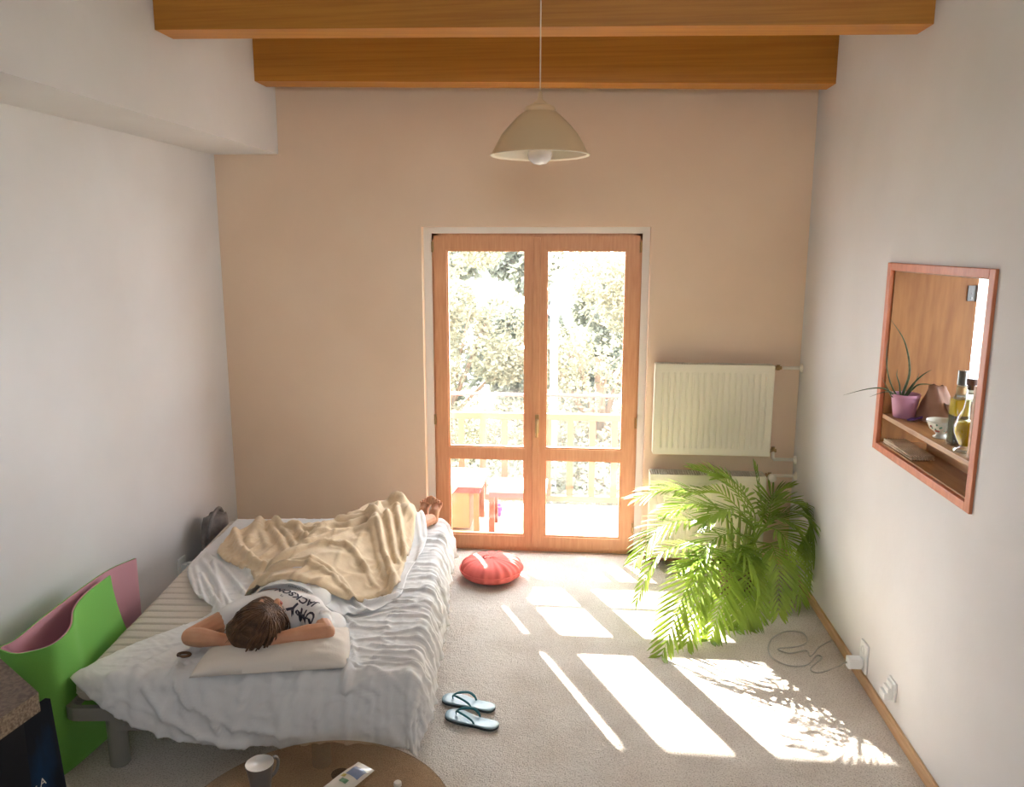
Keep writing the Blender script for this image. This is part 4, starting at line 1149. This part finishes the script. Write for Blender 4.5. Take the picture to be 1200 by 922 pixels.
# ------------------------------------------------------------------ palm
PC = V((1.00, 4.80, 0))
pm = thing('potted_palm', 'large green palm with arching fronds in the corner beside the radiators', 'plant', PC)
b = new(); lathe(b, [(.0001, .003), (.10, .003), (.105, .01), (.125, .17), (.132, .175), (.132, .20), (.12, .20), (.112, .17)], c=PC, seg=40); auto(obj('plant_pot', b, M['terracotta'], pm), 40)
b = new(); lathe(b, [(.112, .17), (.0001, .18)], c=PC, seg=30); obj('soil', b, M['soil'], pm, smooth=True)
def frond(pts, L, n, droop=.35, seed=0, twist=0):
    rnd = random.Random(seed); b = new()
    P_ = polyline(pts, 40); tube(b, P_, [.0058-.0047*k/39 for k in range(40)], 6)
    start = .30
    for i in range(n):
        f = start+(1-start)*(i/(n-1))**.95; x = f*39; k = min(int(x), 38); p = P_[k].lerp(P_[k+1], x-k); T = (P_[k+1]-P_[k]).normalized()
        S = T.cross(V((0, 0, 1)))
        if S.length < .1: S = V((1, 0, 0))
        S.normalize(); Un = S.cross(T).normalized()
        g_ = (f-start)/(1-start); ll = L*(.45+1.1*g_ if g_ < .5 else 1.0-.55*((g_-.5)/.5)**1.5)
        for sd in (1, -1):
            dd = (T*(.55+.55*g_)+S*sd*(.95-.3*g_)+Un*.12+V((rnd.uniform(-.08, .08), rnd.uniform(-.08, .08), rnd.uniform(-.08, .08)))).normalized()
            l_ = ll*rnd.uniform(.88, 1.08); m_ = 6; prev = None; pos = p.copy(); dirn = dd.copy(); wmax = .0105*(.8+.4*rnd.random())
            for j in range(m_+1):
                t_ = j/m_; w = wmax*(.35+1.3*t_)*(1 if t_ < .45 else 1) if t_ < .45 else wmax*.935*max(.02, (1-((t_-.45)/.55)**1.7))
                wd = dirn.cross(Un); wd = wd.normalized() if wd.length > .05 else S
                up_ = wd.cross(dirn).normalized()
                row = (b.verts.new(pos-wd*w+up_*w*.35), b.verts.new(pos), b.verts.new(pos+wd*w+up_*w*.35))
                if prev:
                    b.faces.new((prev[0], prev[1], row[1], row[0])); b.faces.new((prev[1], prev[2], row[2], row[1]))
                prev = row; dirn = (dirn+V((0, 0, -droop*l_*2.2/m_*(1+t_)))).normalized(); pos = pos+dirn*(l_/m_)
                if pos.z < .004: pos.z = .004
                if pos.x > XR-.012: pos.x = XR-.012
                if pos.y > 5.27: pos.y = 5.27
    return b
def fr(px, Ys, L, n, droop=.35, seed=0, base=None):
    base = base or (PC+V((random.uniform(-.05, .05), random.uniform(-.05, .05), .17)))
    pts = [base]+[ony(q, y) for q, y in zip(px, Ys)]
    pts = [V((min(p.x, XR-.03), min(p.y, 5.22), max(p.z, .012))) for p in pts]
    obj('frond', frond(pts, L, n, droop, seed), M['palm'], pm, smooth=True)
random.seed(21)
FR = [ # (pixel control points, depths, leaflet length, pairs, droop)
 ([(872, 640), (835, 590), (790, 572), (748, 583)], (4.75, 4.70, 4.62, 4.55), .24, 22, .5),
 ([(868, 650), (820, 612), (775, 618), (746, 655)], (4.72, 4.62, 4.50, 4.42), .24, 22, .55),
 ([(860, 660), (815, 640), (772, 650), (748, 700)], (4.7, 4.55, 4.42, 4.36), .17, 20, .6),
 ([(858, 655), (832, 648), (803, 695), (776, 769)], (4.65, 4.42, 4.16, 3.95), .24, 26, .22),
 ([(872, 655), (856, 660), (846, 700), (832, 762)], (4.65, 4.45, 4.28, 4.15), .23, 26, .25),
 ([(890, 645), (880, 650), (872, 690), (862, 748)], (4.6, 4.45, 4.35, 4.28), .22, 24, .3),
 ([(893, 620), (915, 608), (938, 625), (950, 672)], (4.8, 4.75, 4.70, 4.66), .26, 26, .35),
 ([(892, 625), (912, 622), (930, 650), (938, 700)], (4.75, 4.62, 4.55, 4.5), .24, 24, .35),
 ([(888, 615), (905, 590), (930, 588), (960, 600)], (4.85, 4.85, 4.85, 4.82), .20, 22, .35),
 ([(880, 610), (862, 575), (838, 556), (812, 548)], (4.85, 4.9, 4.95, 5.0), .18, 20, .3),
 ([(885, 610), (872, 578), (856, 562), (845, 560)], (4.85, 4.8, 4.78, 4.78), .20, 20, .4),
 ([(884, 620), (850, 600), (815, 590), (780, 600)], (4.78, 4.68, 4.60, 4.52), .24, 24, .5),
 ([(893, 610), (890, 580), (886, 556), (884, 545)], (4.85, 4.85, 4.85, 4.85), .10, 12, .1),
 ([(886, 640), (860, 625), (828, 640), (812, 690)], (4.65, 4.5, 4.4, 4.35), .22, 22, .4),
 ([(895, 640), (905, 640), (912, 668), (912, 715)], (4.65, 4.5, 4.42, 4.38), .22, 24, .35),
 ([(884, 625), (866, 600), (846, 598), (826, 612)], (4.7, 4.58, 4.5, 4.45), .22, 22, .5),
 ([(895, 620), (902, 600), (905, 580), (925, 570)], (4.9, 5.0, 5.05, 5.05), .16, 18, .35),
 ([(880, 650), (868, 640), (888, 675), (892, 725)], (4.62, 4.45, 4.36, 4.34), .20, 22, .3),
 ([(886, 630), (855, 585), (830, 575), (800, 578)], (4.9, 5.0, 5.05, 5.05), .20, 20, .45),
 ([(893, 622), (925, 600), (950, 610), (966, 650)], (4.85, 4.80, 4.74, 4.68), .24, 26, .35),
 ([(868, 648), (846, 650), (822, 690), (806, 752)], (4.65, 4.42, 4.22, 4.05), .22, 26, .25),
 ([(865, 660), (845, 668), (822, 655), (798, 668)], (4.6, 4.45, 4.38, 4.30), .20, 22, .5),
 ([(890, 655), (884, 660), (880, 700), (876, 735)], (4.6, 4.42, 4.34, 4.30), .20, 22, .3),
]
for i, (q, y, L, n, dr_) in enumerate(FR): fr(q, y, L, n, dr_, i)
for i in range(5):
    a = i*1.3; b = new(); p = PC+V((.05*cos(a),   .05*sin(a), .165)); tube(b, [p, p+V((.01*cos(a), .01*sin(a), .18)), p+V((.03*cos(a), .03*sin(a), .34))], [.014, .011, .007], 8); obj('stem', b, M['stem'], pm, smooth=True)

# ------------------------------------------------------------------ things in the hatch
ap = V((1.502, 3.752, SZ))
al = thing('aloe_plant', 'small aloe with long thin leaves in a pink pot on the hatch shelf', 'plant', ap)
b = new(); lathe(b, [(.0001, .001), (.043, .001), (.046, .004), (.060, .098), (.064, .1), (.064, .112), (.059, .112), (.057, .09), (.0001, .088)], c=ap, seg=40); auto(obj('plant_pot', b, M['potpink'], al), 40)
b = new(); lathe(b, [(.0565, .092), (.0001, .097)], c=ap, seg=24); obj('soil', b, M['soil'], al)
for px_, r_ in (([(1058, 462), (1066, 435), (1060, 400), (1043, 373)], .0085), ([(1050, 462), (1041, 440), (1039, 415), (1041, 398)], .007), ([(1050, 463), (1035, 455), (1015, 456), (988, 463)], .0085),
                ([(1050, 464), (1040, 459), (1030, 461), (1019, 465)], .006), ([(1062, 462), (1072, 448), (1082, 439), (1092, 433)], .007), ([(1062, 464), (1074, 452), (1084, 450), (1094, 451)], .0065),
                ([(1056, 464), (1054, 450), (1051, 440), (1052, 432)], .007), ([(1060, 464), (1068, 455), (1074, 445), (1077, 437)], .006), ([(1046, 465), (1042, 458), (1036, 447), (1034, 442)], .005)):
    pts = [ap+V((random.uniform(-.012, .012), random.uniform(-.012, .012), .09))]+[ony(q, 3.745-.01*k) for k, q in enumerate(px_)][0:]
    b = new(); tube(b, polyline(pts, 22), [r_*(1-.93*(k/21)**1.5) for k in range(22)], 7, flat=.6); obj('leaf', b, M['aloe'], al, smooth=True)
# paper bag
bp0 = V((1.62, 3.69, SZ))
b = new(); g = []
for j in range(13):
    t_ = j/12; row = []
    for k in range(24):
        a = 2*pi*k/24; sx = .075*(1-.55*t_)*(1+.12*sin(3*a+t_*4)); sy = .13*(1-.72*t_)*(1+.1*sin(4*a+1+t_*5))
        row.append(b.verts.new(bp0+V((sx*cos(a), sy*sin(a)+.02*t_, .001+.155*t_+.006*sin(a*5+t_*6)*(1 if j else 0)))))
    g.append(row)
for j in range(12):
    for k in range(24): b.faces.new((g[j][k], g[j][(k+1) % 24], g[j+1][(k+1) % 24], g[j+1][k]))
b.faces.new(g[0][::-1]); b.faces.new(g[-1])
tag(rebase(obj('paper_bag', b, M['paper'], smooth=True), bp0), 'crumpled pinkish brown paper bag on the hatch shelf behind the pink pot', 'bag')
bw = V((1.70, 3.60, SZ))
b = new(); lathe(b, [(.0001, .001), (.03, .001), (.035, .008), (.065, .05), (.085, .095), (.082, .095), (.06, .05), (.03, .012), (.0001, .01)], c=bw, seg=36); tag(rebase(obj('bowl', b, M['paper'], smooth=True), bw), 'beige bowl at the back of the hatch shelf beside the paper bag', 'bowl')
# purple peeler
pu = thing('peeler', 'purple plastic peeler lying on the hatch shelf behind the teacup', 'peeler', (1.55, 3.55, SZ))
def sp(q, z): return onz(q, SZ+z)
b = new(); tube(b, polyline([sp((1064, 492), .010), sp((1075, 490), .012), sp((1090, 487), .022), sp((1103, 484), .028), sp((1113, 486), .02)], 24), [.006, .009, .011, .011, .010, .009, .009, .010, .011, .012, .013, .014, .014, .014, .014, .013, .012, .011, .011, .010, .010, .010, .009, .006], 10, flat=.55)
obj('handle', b, M['purple'], pu, smooth=True)
b = new(); tube(b, polyline([sp((1084, 492), .008), sp((1098, 491), .008), sp((1112, 489), .010)], 12), .006, 8, flat=.5); obj('blade_guard', b, M['purple'], pu, smooth=True)
# teacup
tcp = onz((1096, 514), SZ); tcp = V((tcp.x+.03, tcp.y+.02, SZ))
tc_ = thing('teacup', 'small footed china cup with flower pattern on the hatch shelf', 'cup', tcp)
b = new(); lathe(b, [(.0001, .001), (.030, .001), (.032, .006), (.020, .014), (.022, .02), (.045, .038), (.057, .062), (.062, .074), (.060, .075), (.054, .062), (.042, .042), (.015, .026), (.0001, .025)], c=tcp, seg=40); obj('cup_body', b, M['china'], tc_, smooth=True)
b = new(); rnd = random.Random(4)
b2 = new()
for k in range(26):
    a = -pi*.95+rnd.random()*pi*1.0; t_ = rnd.uniform(.1, .9); r_ = .033+.026*t_; z_ = .028+.040*t_
    ell(b if k % 3 == 0 else b2, tcp+V(((r_+.0035)*cos(a), (r_+.0035)*sin(a), z_)), (.0055 if k % 3 == 0 else .004,)*3, seg=8)
obj('flower_pattern', b, M['chinaflower'], tc_); obj('leaf_pattern', b2, M['chinaleaf'], tc_)
# bottles
ob = V((1.487, 3.120, SZ))
bo = thing('oil_bottle', 'round bellied clear glass bottle half full of yellow oil on the hatch shelf', 'bottle', ob)
pr = [(.0001, .002), (.040, .002), (.042, .010), (.020, .022), (.026, .035), (.044, .075), (.046, .105), (.036, .14), (.020, .175), (.015, .21), (.014, .25), (.017, .262)]
b = new(); lathe(b, pr, c=ob, seg=36); bmesh.ops.delete(b, geom=[f for f in b.faces if len(f.verts) > 4], context='FACES'); obj('glass_body', b, M['bottleglass'], bo, smooth=True)
b = new(); lathe(b, [(.0001, .024), (.018, .026), (.024, .036), (.0415, .075), (.0435, .104), (.039, .120), (.0001, .120)], c=ob, seg=36); obj('oil', b, M['oil'], bo, smooth=True)
b = new(); lathe(b, [(.0125, .245), (.0125, .262), (.018, .264), (.018, .285), (.0001, .287)], c=ob, seg=24); obj('cork_stopper', b, M['cork'], bo)
ob2 = V((1.505, 3.235, SZ)); bo2 = thing('oil_bottle', 'tall square dark glass oil bottle with a grey cap behind the round one', 'bottle', ob2)
b = new(); box(b, ob2+V((-.03, -.03, .001)), ob2+V((.03, .03, .19)), bev=.006); lathe(b, [(.026, .188), (.016, .215), (.015, .245)], c=ob2, seg=24); obj('glass_body', b, M['bottleglass'], bo2)
b = new(); box(b, ob2+V((-.027, -.027, .006)), ob2+V((.027, .027, .12)), bev=.005); obj('dark_oil', b, M['oildark'], bo2)
b = new(); box(b, ob2+V((-.0272, -.0272, .121)), ob2+V((.0272, .0272, .186)), bev=.005); obj('yellow_oil', b, M['oil'], bo2)
b = new(); lathe(b, [(.016, .243), (.018, .246), (.018, .30), (.0001, .302)], c=ob2, seg=24); obj('cap', b, M['grey'], bo2)
b = new(); lathe(b, [(.0172, .205), (.0172, .238)], c=ob2, seg=24); obj('neck_label', b, M['label'], bo2)
b = new(); box(b, (1.455, 3.015, SZ+.0005), (1.76, 3.033, SZ+.275), bev=.002)
tag(rebase(obj('wooden_board', b, M['hatch_shelf']), (1.6, 3.024, SZ)), 'wooden board standing upright on the hatch shelf at its right end', 'board')
# rolled bamboo mat in the compartment
bb0 = V((1.50, 3.66, hz0+t))
bm_ = thing('bamboo_mat', 'folded pale bamboo mat in the low compartment of the hatch', 'mat', bb0)
for lay in range(2):
    b = new()
    for k in range(9):
        x = 1.452+k*.0115; tube(b, [(x, 3.50+.004*lay, hz0+t+.006+.0105*lay), (x, 3.82, hz0+t+.006+.0105*lay)], .0052, 8)
    obj('slat_layer', b, M['bamboo'], bm_, smooth=True)

# ------------------------------------------------------------------ balcony and garden
b = new(); box(b, (-3.2, yo, -.16), (3.6, 6.42, 0.0)); struct('balcony_floor', b, M['deck'])
# railing
RY = 6.30
rl = thing('balcony_railing', 'wooden balcony railing with upright balusters beyond the glass door', 'railing', (-.2, RY, 0))
zt_ = ony((640, 484), RY).z; zb_ = ony((690, 588), RY).z; zr = ony((640, 463), RY).z
b = new(); box(b, (-3.2, RY-.025, zt_-.055), (3.6, RY+.025, zt_), bev=.004); obj('top_rail', b, M['railwood'], rl)
b = new(); box(b, (-3.2, RY-.02, max(zb_, .03)), (3.6, RY+.02, max(zb_, .03)+.05), bev=.004); obj('bottom_rail', b, M['railwood'], rl)
b = new(); tube(b, [(-3.2, RY, zr), (3.6, RY, zr)], .014, 10); obj('hand_rail', b, M['railred'], rl, smooth=True)
x0b = ony((541, 530), RY).x; sp_ = .178
for k in range(-9, 18):
    x = x0b+k*sp_
    if -2.6 < x < 3.0:
        b = new(); box(b, (x-.026, RY-.012, max(zb_, .03)+.045), (x+.026, RY+.012, zt_-.05), bev=.003); obj('baluster', b, M['railwood'], rl)
for x in (-2.2, 1.35, 3.4):
    b = new(); box(b, (x-.03, RY-.03, 0), (x+.03, RY+.03, zr)); obj('rail_post', b, M['railwood'], rl)
b = new(); box(b, (-1.56, 6.85, -2.6), (-1.42, 6.95, 2.72)); struct('trim_2', b, M['lamppost'])      # porch post beside the railing
b = new(); box(b, (-4.2, 8.30, 2.74), (4.8, 8.36, 3.95)); box(b, (-4.2, yo, 3.95), (4.8, 8.36, 4.0)) if 0 else None; struct('sun_cut_board', b, M['facade'])  # unseen board outside, shaped to cut the sun patches yet admit skylight
# low table with cloth
tx0, tx1 = -1.35, ony((565, 572), 5.68).x
t1 = thing('balcony_table', 'low wooden table with white top and hanging cloth outside behind the left door leaf', 'table', ((tx0+tx1)/2, 5.9, 0))
b = new(); box(b, (tx0, 5.68, .36), (tx1, 6.12, .385), bev=.005); obj('table_top', b, M['cloth_out'], t1)
b = new(); box(b, (tx0+.02, 5.70, .31), (tx1-.02, 6.10, .36)); obj('apron', b, M['railred'], t1)
b = new(); box(b, (tx0+.05, 5.71, .03), (tx1-.10, 6.09, .31)); obj('cabinet_body', b, M['tablebrown'], t1)
for x, y in ((tx1-.05, 5.71), (tx1-.05, 6.05)):
    b = new(); box(b, (x-.02, y, 0), (x+.02, y+.035, .31)); obj('leg', b, M['tablebrown'], t1)
b = new(); cc = [[b.verts.new((tx0+.12+(.36-.22*j/12)*i/14, 5.672-.006*sin(i*1.1)*j/12, .386-.25*j/12-.02*sin(i*.5)*j/12)) for i in range(15)] for j in range(13)]
for j in range(12):
    for i in range(14): b.faces.new((cc[j][i], cc[j][i+1], cc[j+1][i+1], cc[j+1][i]))
solid(obj('hanging_cloth', b, M['cloth_out'], t1, smooth=True), .002)
sx0 = ony((571, 578), 5.68).x; sx1 = ony((640, 578), 5.68).x
t2 = thing('balcony_stool', 'white topped low stool outside, right of the cloth covered table', 'stool', ((sx0+sx1)/2, 5.85, 0))
b = new(); box(b, (sx0, 5.68, .325), (sx1, 5.98, .355), bev=.005); obj('seat', b, M['cloth_out'], t2)
b = new(); box(b, (sx0+.01, 5.69, .285), (sx1-.01, 5.97, .325)); obj('apron', b, M['railred'], t2)
for x, y in ((sx0+.03, 5.71), (sx1-.03, 5.71), (sx0+.03, 5.95), (sx1-.03, 5.95)):
    b = new(); box(b, (x-.02, y-.02, 0), (x+.02, y+.02, .285)); obj('leg', b, M['railwood'], t2)
fp = onz((582, 604), 0)
b = new(); lathe(b, [(.0001, 0), (.035, 0), (.05, .07), (.05, .09), (.045, .09), (.042, .07), (.0001, .065)], c=fp, seg=28)
tag(rebase(obj('flower_pot', b, M['potpurple'], smooth=True), fp), 'small purple flower pot on the balcony floor between table and stool', 'pot')
# garden lamp post
lpx = ony((650, 338), 9.0)
gl = thing('garden_lamp_post', 'pale post with turned finial rising beyond the balcony railing', 'post', (lpx.x, 9, -2.6))
b = new(); lathe(b, [(.07, -2.6), (.06, -2.4), (.045, -2.3), (.042, 1.32), (.055, 1.36)], c=(lpx.x, 9, 0), seg=20); obj('post_shaft', b, M['lamppost'], gl, smooth=True)
b = new(); lathe(b, [(.06, 1.36), (.085, 1.38), (.085, 1.41), (.05, 1.46), (.04, 1.52), (.055, 1.56), (.05, 1.62), (.02, 1.66), (.0001, 1.68)], c=(lpx.x, 9, 0), seg=20); obj('finial', b, M['lamppost'], gl, smooth=True)
b = new(); box(b, (-14, yo+.2, -2.8), (14, 26, -2.6)); struct('ground', b, M['ground'])

def tree(name, c, r, n, size, m, label, seed, cat='tree'):
    rnd = random.Random(seed); o = thing(name, label, cat, (c[0], c[1], -2.6), group='garden trees beyond the balcony')
    b = new(); tube(b, [(c[0], c[1], -2.6), (c[0]+.1, c[1], -1.2), (c[0]-.05, c[1]+.1, c[2])], [.14, .10, .05], 10)
    for k in range(5):
        a = rnd.random()*6.28; tube(b, [(c[0], c[1], c[2]-r[2]*.6), (c[0]+r[0]*.5*cos(a), c[1]+r[1]*.5*sin(a), c[2]+r[2]*rnd.uniform(-.2, .5))], [.05, .012], 7)
    obj('trunk', b, M['bark'], o, smooth=True)
    b = new(); cl_ = [(V((rnd.gauss(0, .5)*r[0], rnd.gauss(0, .5)*r[1], rnd.uniform(-1, .9)*r[2])), rnd.uniform(.25, .5)) for _ in range(34)]
    for _ in range(n):
        q, cr = rnd.choice(cl_); d = V((rnd.gauss(0, 1), rnd.gauss(0, 1), rnd.gauss(0, 1))).normalized()*cr*rnd.uniform(.75, 1.05)
        p = V(c)+q+d
        if p.y < 6.9: continue
        if p.z > 1.0+(p.y-5.36)/2.05-.15: continue
        ax = V((rnd.gauss(0, 1), rnd.gauss(0, 1), rnd.gauss(0, .6)-.4)).normalized(); sd = ax.orthogonal().normalized(); sd.rotate(Matrix.Rotation(rnd.random()*6.28, 3, ax))
        s_ = size*rnd.uniform(.7, 1.3); up_ = ax.cross(sd)
        v_ = [b.verts.new(p), b.verts.new(p+ax*s_*.5+sd*s_*.3+up_*s_*.06), b.verts.new(p+ax*s_), b.verts.new(p+ax*s_*.5-sd*s_*.3+up_*s_*.06)]
        b.faces.new((v_[0], v_[1], v_[2])); b.faces.new((v_[0], v_[2], v_[3]))
    obj('foliage', b, m, o, recalc=False)
tree('leafy_tree', (.3, 11.0, .6), (1.7, .8, 1.9), 24000, .07, M['leaf1'], 'yellow green leafy tree filling the right door pane', 1)
tree('leafy_tree', (-2.0, 11.5, .7), (1.9, .8, 2.0), 24000, .07, M['leaf1'], 'yellow green leafy tree filling the left door pane', 2)
tree('leafy_tree', (2.6, 12.0, .5), (1.8, 1.1, 2.0), 14000, .08, M['leaf2'], 'darker leafy tree to the far right beyond the railing', 3)
tree('shrub', (-.6, 8.6, -1.2), (1.2, .7, 1.0), 6000, .08, M['leaf2'], 'dark green shrub just beyond the railing at the middle of the door', 4, 'shrub')
tree('shrub', (.9, 8.8, -1.1), (1.1, .7, 1.0), 6000, .08, M['leaf2'], 'dark green shrub beyond the railing at the right door leaf', 5, 'shrub')
tree('shrub', (-2.1, 8.8, -1.0), (1.1, .7, 1.1), 6000, .08, M['leaf1'], 'pale green shrub beyond the railing at the left door leaf', 6, 'shrub')
tree('leafy_tree', (-.8, 14.5, .4), (3.4, .7, 2.6), 16000, .17, M['leaf2'], 'broad tree standing behind the other garden trees', 8)
tree('hedge', (-.2, 17.5, .3), (4.6, .5, 3.2), 26000, .26, M['leaf2'], 'tall dense hedge closing the garden behind all the trees', 9, 'hedge')

# ------------------------------------------------------------------ light
SUN = dict(energy=24.0); SKY = 6.0
sd = V((.907, -1.89, -1)).normalized()
L = bpy.data.lights.new('sun', 'SUN'); L.energy = SUN['energy']; L.angle = radians(.6); L.color = (1, .95, .87)
lo_ = bpy.data.objects.new('sun', L); COL.objects.link(lo_); lo_.rotation_euler = sd.to_track_quat('-Z', 'Y').to_euler(); lo_.location = (-3, 12, 6)
w = bpy.data.worlds.new('sky'); SC.world = w; w.use_nodes = True
w.node_tree.nodes['Background'].inputs[0].default_value = (.80, .89, 1, 1); w.node_tree.nodes['Background'].inputs[1].default_value = SKY
def portal(x, y, z, sx, sz, rx):
    p = bpy.data.lights.new('daylight_portal', 'AREA'); p.shape = 'RECTANGLE'; p.size = sx; p.size_y = sz; p.cycles.is_portal = True
    o = bpy.data.objects.new('daylight_portal', p); COL.objects.link(o); o.location = (x, y, z); o.rotation_euler = (rx, 0, 0); return o
portal(-.3, yo+.02, 1.1, 1.45, 2.15, -pi/2)
portal((wx0+wx1)/2, YR-.21, (wz0+wz1)/2, wx1-wx0, wz1-wz0, pi/2)
portal((kx0+kx1)/2, yo+.02, (kz0+kz1)/2, kx1-kx0, kz1-kz0, -pi/2)
p_ = portal(XK+.21, 2.55, 1.65, 2.1, 1.5, 0); p_.rotation_euler = V((-1, 0, 0)).to_track_quat('-Z', 'Z').to_euler()
SC.view_settings.exposure = 1.95
